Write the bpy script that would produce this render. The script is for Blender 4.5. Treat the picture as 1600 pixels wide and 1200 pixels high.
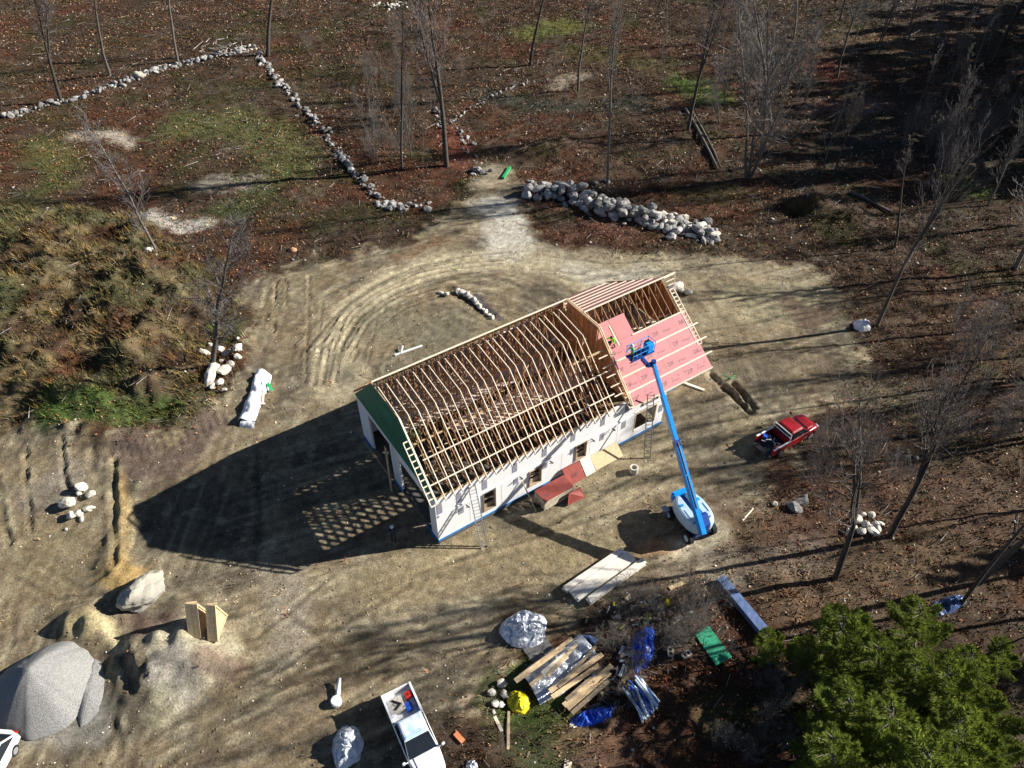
import bpy, math, random
import numpy as np
from mathutils import Vector, Matrix, noise as mnoise
R = math.radians
rnd = random.Random(7)
for o_ in list(bpy.data.objects): bpy.data.objects.remove(o_)
SC = bpy.context.scene
COL = SC.collection

# ------------------------------------------------------------------ camera, sky, sun, exposure
CAMH, TILT, FPX = 46.4, 44.0, 1200.0
cam = bpy.data.cameras.new('camera'); cam.sensor_width = 36; cam.lens = 27.0; cam.clip_end = 6000
camo = bpy.data.objects.new('camera', cam); COL.objects.link(camo)
camo.location = (0, 0, CAMH); camo.rotation_euler = (R(90-TILT), 0, 0); SC.camera = camo
SUN_EL, SUN_AZ = 26.3, 11.4          # azimuth measured from +X towards +Y
W = bpy.data.worlds.new('World'); SC.world = W; W.use_nodes = True
nt = W.node_tree; nt.nodes.clear()
sky = nt.nodes.new('ShaderNodeTexSky'); sky.sky_type = 'NISHITA'; sky.sun_disc = False
sky.air_density = .55; sky.dust_density = .2; sky.altitude = 300; sky.sun_elevation = R(SUN_EL); sky.sun_rotation = R(90-SUN_AZ)
bg = nt.nodes.new('ShaderNodeBackground'); bg.inputs[1].default_value = 0.05
wo = nt.nodes.new('ShaderNodeOutputWorld'); nt.links.new(sky.outputs[0], bg.inputs[0]); nt.links.new(bg.outputs[0], wo.inputs[0])
sl = bpy.data.lights.new('sun', 'SUN'); sl.energy = 5.0; sl.angle = R(0.53); sl.color = (1.0, .95, .86)
so = bpy.data.objects.new('sun', sl); COL.objects.link(so)
sd = Vector((math.cos(R(SUN_AZ))*math.cos(R(SUN_EL)), math.sin(R(SUN_AZ))*math.cos(R(SUN_EL)), math.sin(R(SUN_EL))))
so.rotation_euler = sd.to_track_quat('Z', 'Y').to_euler(); so.location = sd*200
SC.view_settings.view_transform = 'Standard'; SC.view_settings.look = 'None'
SC.view_settings.exposure = 1.0; SC.view_settings.gamma = 1.0; SC.view_settings.use_curve_mapping = False
SC.render.engine = 'CYCLES'

_s, _c = math.sin(R(TILT)), math.cos(R(TILT))
def G(u, v, z=0.0):                   # point of the place seen at a pixel of the photo, at height z
    x, y = u-800, v-600
    t = (CAMH-z)/(FPX*_s + y*_c)
    return Vector((t*x, t*(FPX*_c - y*_s), z))

# ------------------------------------------------------------------ noise and ground relief (numpy)
def _h(ix, iy, s):
    n = (ix.astype(np.int64)*374761393 + iy.astype(np.int64)*668265263 + s*1442695041) & 0xffffffff
    n = ((n ^ (n >> 13))*1274126177) & 0xffffffff
    return ((n ^ (n >> 16)) & 0xffff)/65535.0
def vn(x, y, s):
    ix, iy = np.floor(x), np.floor(y); fx, fy = x-ix, y-iy
    fx = fx*fx*(3-2*fx); fy = fy*fy*(3-2*fy)
    a, b, c, d = _h(ix, iy, s), _h(ix+1, iy, s), _h(ix, iy+1, s), _h(ix+1, iy+1, s)
    return (a*(1-fx)+b*fx)*(1-fy) + (c*(1-fx)+d*fx)*fy
def fbm(x, y, sc, octv=4, s=1):
    r, a, t = 0, 1, 0
    for k in range(octv):
        r = r + a*vn(x/sc*2**k + 17.3*k, y/sc*2**k + 9.1*k, s+k*7); t += a; a *= .55
    return r/t
def sm(e0, e1, x):
    t = np.clip((x-e0)/(e1-e0), 0, 1); return t*t*(3-2*t)
def pxw(pts): return np.array([tuple(G(*p)[:2]) for p in pts])
def dpoly(X, Y, P):                   # distance to polyline
    d = np.full(X.shape, 1e9)
    for i in range(len(P)-1):
        ax, ay = P[i]; bx, by = P[i+1]; dx, dy = bx-ax, by-ay
        t = np.clip(((X-ax)*dx + (Y-ay)*dy)/(dx*dx+dy*dy+1e-9), 0, 1)
        d = np.minimum(d, np.hypot(X-ax-t*dx, Y-ay-t*dy))
    return d
def inside(X, Y, P):
    r = np.zeros(X.shape, bool); n = len(P)
    for i in range(n):
        ax, ay = P[i]; bx, by = P[(i+1) % n]
        if ay == by: continue
        c = ((ay > Y) != (by > Y)) & (X < (bx-ax)*(Y-ay)/(by-ay)+ax); r ^= c
    return r
def region(X, Y, P, soft):            # 1 inside, 0 outside, soft edge in metres
    d = dpoly(X, Y, np.vstack([P, P[:1]])); i = inside(X, Y, P)
    return sm(-soft, soft, np.where(i, d, -d))

SITE = pxw([(-150,705),(60,662),(120,676),(190,690),(300,660),(375,610),(388,540),(372,440),(480,412),(560,392),(650,378),(700,335),(742,292),(758,258),(800,262),(812,330),(835,372),(900,392),(1000,402),(1100,402),(1200,400),(1290,430),(1335,500),(1350,560),(1310,640),(1285,665),(1240,725),(1190,765),(1165,820),(1130,880),(1050,905),(1010,930),(960,950),(900,985),(820,1005),(785,1055),(760,1085),(728,1110),(690,1160),(690,1260),(-150,1260)])
BUSH = pxw([(-150,300),(60,330),(200,330),(300,400),(375,470),(372,560),(330,640),(240,668),(150,640),(40,668),(-150,690)])
HO = np.array(G(686, 848)[:2]); HA = math.atan2(0.5542643, 0.8323405)
UX = np.array([math.cos(HA), math.sin(HA)]); UY = np.array([-UX[1], UX[0]])
# ruts: (pixel path, half width m, depth m)
RUTS = [([(40,700),(42,760),(50,830)],.2,.16),([(98,690),(100,740),(108,765)],.2,.22),([(-4,745),(3,800),(16,850)],.25,.16),([(145,700),(147,735)],.3,.1),
 ([(432,440),(428,520),(430,512)],.14,.16),([(450,440),(447,480)],.12,.1),([(484,432),(482,520),(478,600)],.14,.18),([(505,470),(500,520),(482,545)],.14,.12),
 ([(530,485),(505,515),(478,545)],.13,.14),([(540,495),(512,525),(482,555)],.13,.14),([(520,530),(500,550),(485,556)],.12,.1),([(535,510),(525,535),(522,545)],.14,.18),([(545,515),(535,540)],.12,.12),
 ([(560,545),(552,565)],.16,.12),([(590,490),(585,530),(578,560)],.12,.08),
 ([(1110,588),(1130,606),(1150,622),(1172,645)],.28,.42),([(1145,600),(1160,615),(1180,640)],.26,.42),([(1135,608),(1155,630),(1170,640)],.25,.15),
 ([(1090,612),(1120,640)],.1,.08),([(178,720),(177,760),(180,820),(184,890)],.28,.3),([(200,1030),(205,1060),(212,1085)],.35,.35),([(233,1040),(236,1068)],.2,.2),
 ([(100,945),(128,948)],.15,.12),([(22,960),(20,1010)],.2,.15),([(160,950),(185,985),(198,1015)],.3,.22),([(700,450),(730,470),(765,495)],.5,.18),
 ([(640,470),(660,500)],.1,.05),([(610,500),(630,540)],.1,.05),([(560,590),(600,600)],.15,.15),([(1120,480),(1200,500)],.12,.06),([(1100,520),(1180,530)],.12,.06),
 ([(560,1050),(640,1010),(720,985),(800,960)],.25,.05),([(450,960),(520,1010),(560,1040)],.25,.05),([(700,1110),(730,1060),(770,1010)],.22,.07),([(725,1115),(757,1065),(795,1015)],.22,.07),
 ([(230,1160),(330,1100),(450,1020)],.3,.07),([(260,1190),(370,1120),(480,1040)],.3,.07),([(190,1180),(180,1130)],.25,.14),([(400,700),(405,800),(400,880)],.3,.08),
 ([(480,545),(540,480),(600,440),(700,408)],.5,.07),([(500,600),(560,500),(640,450),(740,425)],.5,.07),([(830,420),(900,440),(960,430)],.4,.06)]
TREAD = [([(180,716),(230,702),(290,684),(345,655)],.9,.07,.62),([(880,742),(925,716),(960,700)],.8,.05,.5),([(940,770),(1000,760)],.5,.04,.5),([(260,700),(300,720),(250,745)],.9,.05,.6),([(1125,600),(1150,625)],.5,.06,.5),([(480,640),(490,560)],.5,.05,.5)]
# mounds: (px, py, rx, ry, height)
MND = [(228,1030,2.2,1.6,.9),(150,985,2.4,1.6,1.0),(125,968,1.4,1.0,.6),(300,1005,2.6,1.8,.9),(275,1040,2.4,2.2,.8),(330,1050,1.6,1.4,.5),(240,1100,2.2,1.6,.5),(205,905,2.0,1.6,.6),(187,820,.5,4.0,.2),
 (265,960,2.0,1.6,.5),(150,680,3,1.4,.7),(220,690,2.2,1,.5),(100,672,3,1,.5),(500,418,1.1,.8,.5),(1265,322,2.6,1.5,1.3),(1320,345,3,2.5,.9),(870,232,2.6,2,1.2),(830,240,2.6,1.6,.7),(700,1150,3.4,1.6,.6),(780,1190,2,1,.5),(900,1160,2.5,1.2,.5),
 (185,870,1.3,2.5,.3),(1130,830,1.6,2.0,.25),(560,590,1.2,1.0,.35),(380,600,1.4,2.4,.4),(1245,332,1.6,.8,-1.1),(735,290,2,1.6,.6),(975,330,9,1.3,.4),
 (60,420,3,2,1.0),(140,400,3,2,.9),(230,430,3.5,2,1.1),(50,560,3.5,3,1.3),(160,480,3.5,2,1.2),(250,520,2.5,3,1.1),(170,560,3.5,2,.9),(300,590,2.5,2,.6),(110,620,3,2,1.0),(20,460,3,2,1.0),(210,620,2.6,1.6,.8),(20,630,2.6,1.5,1.0)]
_arc = [(505,600),(515,540),(545,490),(590,455),(650,428),(720,412),(790,405)]
for k_, w_, d_ in ((1.0,.2,.10),(.955,.16,.09),(.90,.2,.10),(.855,.15,.08),(.80,.2,.08),(.70,.15,.05),(1.07,.2,.09)): RUTS.append(([(700+(u-700)*k_, 570+(v-570)*k_) for u, v in _arc[(1 if k_ < .9 else 0):]], w_, d_))
for p_ in ([(230,1185),(420,1085),(600,1005),(780,945),(900,905)],[(250,1200),(440,1100),(620,1020),(800,960)],[(330,1110),(450,1040),(560,960),(640,915)],[(420,1180),(540,1100),(640,1040),(760,1000)],[(640,900),(800,850),(960,800),(1050,740)],[(700,880),(860,820),(1000,740),(1120,690)],[(1100,470),(1200,455),(1290,465)],[(1090,520),(1200,500),(1300,520)],[(1110,560),(1220,545),(1320,555)],[(1080,650),(1200,620),(1300,610)],[(1110,700),(1180,660),(1280,640)],[(400,1000),(470,940),(520,900)],[(840,420),(930,432),(1010,425),(1120,420)],[(850,400),(950,412),(1080,405)],[(60,880),(130,920),(180,900)],[(20,900),(90,935),(170,930)]): RUTS.append((p_, .2, .08))
_RW = [(pxw(p), w, d) for p, w, d in RUTS]
_MW = [(G(m[0], m[1]), m[2], m[3], m[4]) for m in MND]
def height(X, Y):
    X = np.asarray(X, float); Y = np.asarray(Y, float)
    site = region(X, Y, SITE, 1.5); bush = region(X, Y, BUSH, 2.0)
    near = 1-sm(150, 400, np.hypot(X, Y-60))
    z = (fbm(X, Y, 14, 3, 3)-.5)*.35*(1-.5*site) + (fbm(X, Y, 2.2, 4, 11)-.5)*(.09*site + .42*(1-site))
    z += (1-site)*(fbm(X, Y, 5, 3, 31)-.5)*.7*near
    z += bush*np.maximum(0, fbm(X, Y, 3.4, 4, 41)-.42)*4.2
    z += site*(fbm(X, Y, .7, 3, 21)-.5)*.07
    ca_, sa_ = math.cos(R(22)), math.sin(R(22)); z += site*(fbm((X*ca_+Y*sa_)/6.0, (-X*sa_+Y*ca_)/.5, 1.0, 2, 172)-.5)*.09
    for pts, w, d, pitch in TREAD:
        P = pxw(pts); m = (X > P[:,0].min()-2) & (X < P[:,0].max()+2) & (Y > P[:,1].min()-2) & (Y < P[:,1].max()+2)
        if m.any():
            q = P[-1]-P[0]; q = q/np.hypot(*q); s_ = (X[m]-P[0][0])*q[0]+(Y[m]-P[0][1])*q[1]; D = dpoly(X[m], Y[m], P)
            z[m] += d*np.sin(s_*6.283/pitch+.4*vn(X[m], Y[m], 8))*(1-sm(w*.7, w, D))
    z += site*(fbm(X, Y, .35, 2, 23)-.5)*.10*sm(.5,.7,fbm(X, Y, 4, 3, 24))
    for P, w, d in _RW:
        m = (X > P[:,0].min()-4*w) & (X < P[:,0].max()+4*w) & (Y > P[:,1].min()-4*w) & (Y < P[:,1].max()+4*w)
        if not m.any(): continue
        D = dpoly(X[m]+(vn(X[m]/.6, Y[m]/.6, 5)-.5)*.25, Y[m]+(vn(X[m]/.6, Y[m]/.6, 6)-.5)*.25, P)/w
        z[m] += d*(.35+1.0*vn(X[m]/1.3, Y[m]/1.3, 9))*(-np.exp(-D*D*1.4) + .45*np.exp(-((D-1.7)/.6)**2)*vn(X[m]/.5, Y[m]/.5, 10)*1.6)
    for c, rx, ry, h in _MW:
        q = ((X-c.x)/rx)**2 + ((Y-c.y)/ry)**2
        z += h*np.exp(-q*1.1)*(.75+.5*vn(X/.8, Y/.8, 77))
    rx_, ry_ = X-HO[0], Y-HO[1]; la, lb = rx_*UX[0]+ry_*UX[1], rx_*UY[0]+ry_*UY[1]
    dd = np.maximum(np.maximum(-la, la-26), np.maximum(-lb, lb-13)); k = sm(.3, 3.0, dd)
    return z*k
def gz(x, y): return float(height(np.array([x]), np.array([y]))[0])
def GG(u, v, dz=0.0):
    p = G(u, v)
    for _ in range(2): z = gz(p.x, p.y); p = G(u, v, z)
    p.z = z+dz; return p

# ------------------------------------------------------------------ materials
MATS = {}
def mat(name, col, rough=.85, var=.25, sc=3.0, bump=.0, bsc=20.0, metal=0.0, attr=None, rand=0.0, col2=None, stretch=None, spec=.3):
    if name in MATS: return MATS[name]
    m = bpy.data.materials.new(name); m.use_nodes = True; MATS[name] = m
    n = m.node_tree.nodes; l = m.node_tree.links; b = n['Principled BSDF']
    b.inputs['Roughness'].default_value = rough; b.inputs['Metallic'].default_value = metal
    b.inputs['Specular IOR Level'].default_value = spec
    tc = n.new('ShaderNodeTexCoord'); src = tc.outputs['Object']
    if stretch:
        mp = n.new('ShaderNodeMapping'); mp.inputs['Scale'].default_value = stretch; l.new(src, mp.inputs[0]); src = mp.outputs[0]
    nz = n.new('ShaderNodeTexNoise'); nz.inputs['Scale'].default_value = sc; nz.inputs['Detail'].default_value = 6; nz.inputs['Roughness'].default_value = .65; l.new(src, nz.inputs['Vector'])
    mr = n.new('ShaderNodeMapRange'); mr.inputs[1].default_value = .3; mr.inputs[2].default_value = .7; mr.inputs[3].default_value = 1-var; mr.inputs[4].default_value = 1+var; l.new(nz.outputs[0], mr.inputs[0])
    mx = n.new('ShaderNodeMix'); mx.data_type = 'RGBA'; mx.blend_type = 'MULTIPLY'; mx.inputs[0].default_value = 1
    if attr:
        a = n.new('ShaderNodeAttribute'); a.attribute_name = attr; l.new(a.outputs['Color'], mx.inputs[6])
    elif col2:
        n2 = n.new('ShaderNodeTexNoise'); n2.inputs['Scale'].default_value = sc*.45; n2.inputs['Detail'].default_value = 5; l.new(src, n2.inputs['Vector'])
        rp = n.new('ShaderNodeMapRange'); rp.inputs[1].default_value = .42; rp.inputs[2].default_value = .6; l.new(n2.outputs[0], rp.inputs[0])
        m2 = n.new('ShaderNodeMix'); m2.data_type = 'RGBA'; l.new(rp.outputs[0], m2.inputs[0]); m2.inputs[6].default_value = (*col, 1); m2.inputs[7].default_value = (*col2, 1); l.new(m2.outputs[2], mx.inputs[6])
    else: mx.inputs[6].default_value = (*col, 1)
    l.new(mr.outputs[0], mx.inputs[7]); out = mx.outputs[2]
    if rand:
        oi = n.new('ShaderNodeObjectInfo'); r2 = n.new('ShaderNodeMapRange'); r2.inputs[3].default_value = 1-rand; r2.inputs[4].default_value = 1+rand; l.new(oi.outputs['Random'], r2.inputs[0])
        m3 = n.new('ShaderNodeMix'); m3.data_type = 'RGBA'; m3.blend_type = 'MULTIPLY'; m3.inputs[0].default_value = 1; l.new(out, m3.inputs[6]); l.new(r2.outputs[0], m3.inputs[7]); out = m3.outputs[2]
    l.new(out, b.inputs['Base Color'])
    if bump:
        bn = n.new('ShaderNodeTexNoise'); bn.inputs['Scale'].default_value = bsc; bn.inputs['Detail'].default_value = 5; l.new(src, bn.inputs['Vector'])
        bp = n.new('ShaderNodeBump'); bp.inputs['Strength'].default_value = bump; bp.inputs['Distance'].default_value = .1; l.new(bn.outputs[0], bp.inputs['Height']); l.new(bp.outputs[0], b.inputs['Normal'])
    return m
LUM = mat('lumber', (.62,.46,.27), .7, .22, 6, .1, 40, rand=.15, stretch=(1,1,1))
LUMW = mat('pale_and_sunlit_lumber', (.80,.71,.56), .7, .15, 6, rand=.1)
LUMD = mat('weathered_lumber', (.36,.28,.19), .8, .35, 6, rand=.25)
OSB = mat('strand_board', (.52,.24,.11), .8, .3, 9, .1, 40, rand=.12)
TRS = mat('truss_lumber', (.36,.20,.10), .75, .25, 4, rand=.18)
DECK = mat('deck_board', (.66,.57,.50), .8, .2, 3, rand=.1)
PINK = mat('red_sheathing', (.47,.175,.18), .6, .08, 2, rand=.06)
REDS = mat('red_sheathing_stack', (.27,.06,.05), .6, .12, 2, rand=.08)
PINKSHADE = mat('red_sheathing_shaded', (.42,.17,.16), .65, .1, 2, rand=.06)  # darker copy of the roof sheathing, rear slope shade put into its colour
GRN = mat('green_sheathing', (.035,.16,.095), .6, .12, 2, rand=.14)
WRAP = mat('white_wrap', (.80,.80,.80), .55, .04, 1.2, .05, 3)
PRINT = mat('wrap_print', (.22,.22,.27), .6, .3, 14)
BLUM = mat('blue_membrane', (.03,.17,.42), .4, .25, 2, .1, 6)
CONC = mat('concrete', (.10,.095,.09), .9, .2, 4, .15, 20)
DARKM = mat('dark_metal', (.04,.04,.045), .4, .2, 5, metal=.5)
ALU = mat('aluminium', (.42,.42,.43), .4, .15, 8, metal=.6)
BLUE = mat('lift_blue_paint', (.01,.29,.80), .35, .12, 2, spec=.5)
BLUED = mat('lift_dark_blue_paint', (.012,.06,.28), .4, .2, 3, spec=.5)
BLUEW = mat('lift_pale_paint', (.45,.60,.74), .35, .12, 2, spec=.5)
RUB = mat('rubber', (.02,.02,.02), .85, .2, 6)
GLASS = mat('tinted_glass', (.015,.02,.025), .08, .1, 2, spec=.8)
STONE = mat('field_stone', (.31,.30,.29), .9, .4, 2.2, .6, 9, rand=.55, col2=(.24,.23,.22))
STONEP = mat('pale_stone', (.66,.62,.54), .9, .2, 1.6, .5, 9, rand=.15, col2=(.5,.46,.38))
BARK = mat('grey_bark', (.13,.115,.10), .9, .4, 6, .3, 20, rand=.25)
TWIG = mat('grey_twig', (.15,.135,.125), .9, .25, 4, rand=.2)
BARKD = mat('dark_bark', (.07,.06,.05), .9, .4, 6, .3, 20, rand=.25)
SILV = mat('silver_plastic', (.62,.66,.72), .2, .2, 2, 1.0, 5, metal=.35, spec=.7)
TARPB = mat('blue_tarp', (.02,.10,.62), .35, .3, 3, .6, 4, spec=.5)
WHT = mat('white_paint', (.82,.83,.85), .3, .03, 1, spec=.5)
REDP = mat('red_paint', (.34,.015,.02), .28, .08, 1, spec=.5)
PLASW = mat('white_sheet_plastic', (.80,.80,.83), .4, .06, 2, .5, 2.5)
YEL = mat('yellow_plastic', (.72,.62,.02), .35, .15, 2, .5, 5)
LEAFM = mat('scatter', (1,1,1), .9, .1, 3, attr='Col')
NEED = mat('needles', (1,1,1), .8, .25, 1.2, attr='Col')
_n = NEED.node_tree.nodes; _l = NEED.node_tree.links; _t = _n.new('ShaderNodeBsdfTranslucent'); _x = _n.new('ShaderNodeMixShader'); _x.inputs[0].default_value = .58
_b = _n['Principled BSDF']; _l.new(_b.inputs['Base Color'].links[0].from_socket, _t.inputs[0]); _o = [q for q in _n if q.type == 'OUTPUT_MATERIAL'][0]; _l.new(_b.outputs[0], _x.inputs[1]); _l.new(_t.outputs[0], _x.inputs[2]); _l.new(_x.outputs[0], _o.inputs[0])

# ------------------------------------------------------------------ mesh builder
class MB:
    def __init__(s): s.v = []; s.f = []; s.m = []
    def add(s, vs, fs, mi=0):
        k = len(s.v); s.v += [tuple(p) for p in vs]; s.f += [tuple(i+k for i in q) for q in fs]; s.m += [mi]*len(fs); return s
    def box(s, c, d, rz=0, mi=0, M=None):
        hx, hy, hz = d[0]/2, d[1]/2, d[2]/2; ca, sa = math.cos(rz), math.sin(rz); vs = []
        for z in (-hz, hz):
            for x, y in ((-hx,-hy),(hx,-hy),(hx,hy),(-hx,hy)):
                p = Vector((x, y, z)); p = M @ p if M else Vector((x*ca-y*sa, x*sa+y*ca, z))
                vs.append(p+Vector(c))
        return s.add(vs, [(0,3,2,1),(4,5,6,7),(0,1,5,4),(1,2,6,5),(2,3,7,6),(3,0,4,7)], mi)
    def bar(s, a, b, w, h, mi=0, up=(0,0,1)):     # w across, h along up
        a, b, up = Vector(a), Vector(b), Vector(up); d = (b-a).normalized(); x = d.cross(up)
        if x.length < 1e-4: x = d.cross(Vector((1,0,0)))
        x.normalize(); y = x.cross(d); vs = []
        for p in (a, b):
            for i, j in ((-1,-1),(1,-1),(1,1),(-1,1)): vs.append(p + x*(w/2*i) + y*(h/2*j))
        return s.add(vs, [(0,3,2,1),(4,5,6,7),(0,1,5,4),(1,2,6,5),(2,3,7,6),(3,0,4,7)], mi)
    def tube(s, pts, rs, n=6, mi=0, cap=True):
        pts = [Vector(p) for p in pts]
        if not hasattr(rs, '__len__'): rs = [rs]*len(pts)
        vs = []; ref = None
        for i, p in enumerate(pts):
            d = (pts[min(i+1, len(pts)-1)]-pts[max(i-1, 0)]).normalized()
            if ref is None: ref = d.orthogonal().normalized()
            x = (ref-d*ref.dot(d)).normalized(); ref = x; y = d.cross(x)
            for k in range(n):
                a = 2*math.pi*k/n; vs.append(p + (x*math.cos(a)+y*math.sin(a))*rs[i])
        fs = []
        for i in range(len(pts)-1):
            for k in range(n): fs.append((i*n+k, i*n+(k+1) % n, (i+1)*n+(k+1) % n, (i+1)*n+k))
        if cap and n > 2: fs += [tuple(range(n-1, -1, -1)), tuple(range((len(pts)-1)*n, len(pts)*n))]
        return s.add(vs, fs, mi)
    def prism(s, poly, off, mi=0):                # extrude polygon by vector
        n = len(poly); off = Vector(off); vs = [Vector(p) for p in poly]; vs += [p+off for p in vs]
        return s.add(vs, [tuple(range(n-1,-1,-1)), tuple(range(n, 2*n))] + [(i, (i+1) % n, n+(i+1) % n, n+i) for i in range(n)], mi)
    def loft(s, secs, mi=0, cap=True):            # list of equal-length closed sections
        n = len(secs[0]); vs = [p for q in secs for p in q]; fs = []
        for i in range(len(secs)-1):
            for k in range(n): fs.append((i*n+k, i*n+(k+1) % n, (i+1)*n+(k+1) % n, (i+1)*n+k))
        if cap: fs += [tuple(range(n-1,-1,-1)), tuple(range((len(secs)-1)*n, len(secs)*n))]
        return s.add(vs, fs, mi)
    def mesh(s, name, mats, smooth=False, bevel=0):
        me = bpy.data.meshes.new(name); me.from_pydata(s.v, [], s.f)
        for m in (mats if isinstance(mats, (list, tuple)) else [mats]): me.materials.append(m)
        me.polygons.foreach_set('material_index', s.m)
        if smooth: me.polygons.foreach_set('use_smooth', [True]*len(s.f))
        me.update(); return me
    def build(s, name, mats, parent=None, smooth=False, loc=None, bevel=0, fixn=True):
        me = s.mesh(name, mats, smooth)
        if fixn:
            import bmesh
            bm = bmesh.new(); bm.from_mesh(me); bmesh.ops.recalc_face_normals(bm, faces=bm.faces)
            if bevel: bmesh.ops.bevel(bm, geom=[e for e in bm.edges if e.is_manifold and e.calc_face_angle(0) > .5], offset=bevel, segments=2, affect='EDGES', clamp_overlap=True)
            bm.to_mesh(me); bm.free()
        return link(name, me, parent, loc)
def link(name, me, parent=None, loc=None):
    o = bpy.data.objects.new(name, me); COL.objects.link(o)
    if parent: o.parent = parent
    if loc is not None: o.location = loc
    return o
def tag(o, label=None, cat=None, group=None, kind=None):
    if label: o['label'] = label
    if cat: o['category'] = cat
    if group: o['group'] = group
    if kind: o['kind'] = kind
    return o
def thing(name, label, cat, loc=(0,0,0), rz=0, group=None):
    o = link(name, None); o.location = loc; o.rotation_euler = (0, 0, rz); return tag(o, label, cat, group)
def copy_tree(o, parent=None):
    c = o.copy(); COL.objects.link(c); c.parent = parent
    for ch in [q for q in KIDS.get(o.name, [])]: KIDS.setdefault(c.name, []).append(copy_tree(ch, c))
    return c
KIDS = {}
def reg(o):
    for q in o.children: KIDS.setdefault(o.name, []).append(q); reg(q)
    return o

# ------------------------------------------------------------------ ground
def grid_axis(lo, hi, step, far, g=1.13):
    a = list(np.arange(lo, hi, step)); s = step
    while a[-1] < far: s *= g; a.append(a[-1]+s)
    s = step; b = [a[0]]
    while b[-1] > -far: s *= g; b.append(b[-1]-s)
    return np.array(b[:0:-1] + a)
ax = grid_axis(-48, 52, .2, 3000); ay = grid_axis(15, 78, .2, 200, 1.0)
ay = list(np.arange(14, 76, .2)); s_ = .2
while ay[-1] < 150: s_ = min(s_*1.012, .45); ay.append(ay[-1]+s_)
while ay[-1] < 3500: s_ *= 1.15; ay.append(ay[-1]+s_)
s_ = .2; by = [14.0]
while by[-1] > -1500: s_ *= 1.2; by.append(by[-1]-s_)
ay = np.array(by[:0:-1] + ay)
GX, GY = np.meshgrid(ax, ay); GXf, GYf = GX.ravel(), GY.ravel()
GZf = height(GXf, GYf)

def cmix(C, c, m): 
    m = np.clip(m, 0, 1)[:, None]; return C*(1-m) + np.array(c)[None, :]*m
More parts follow.
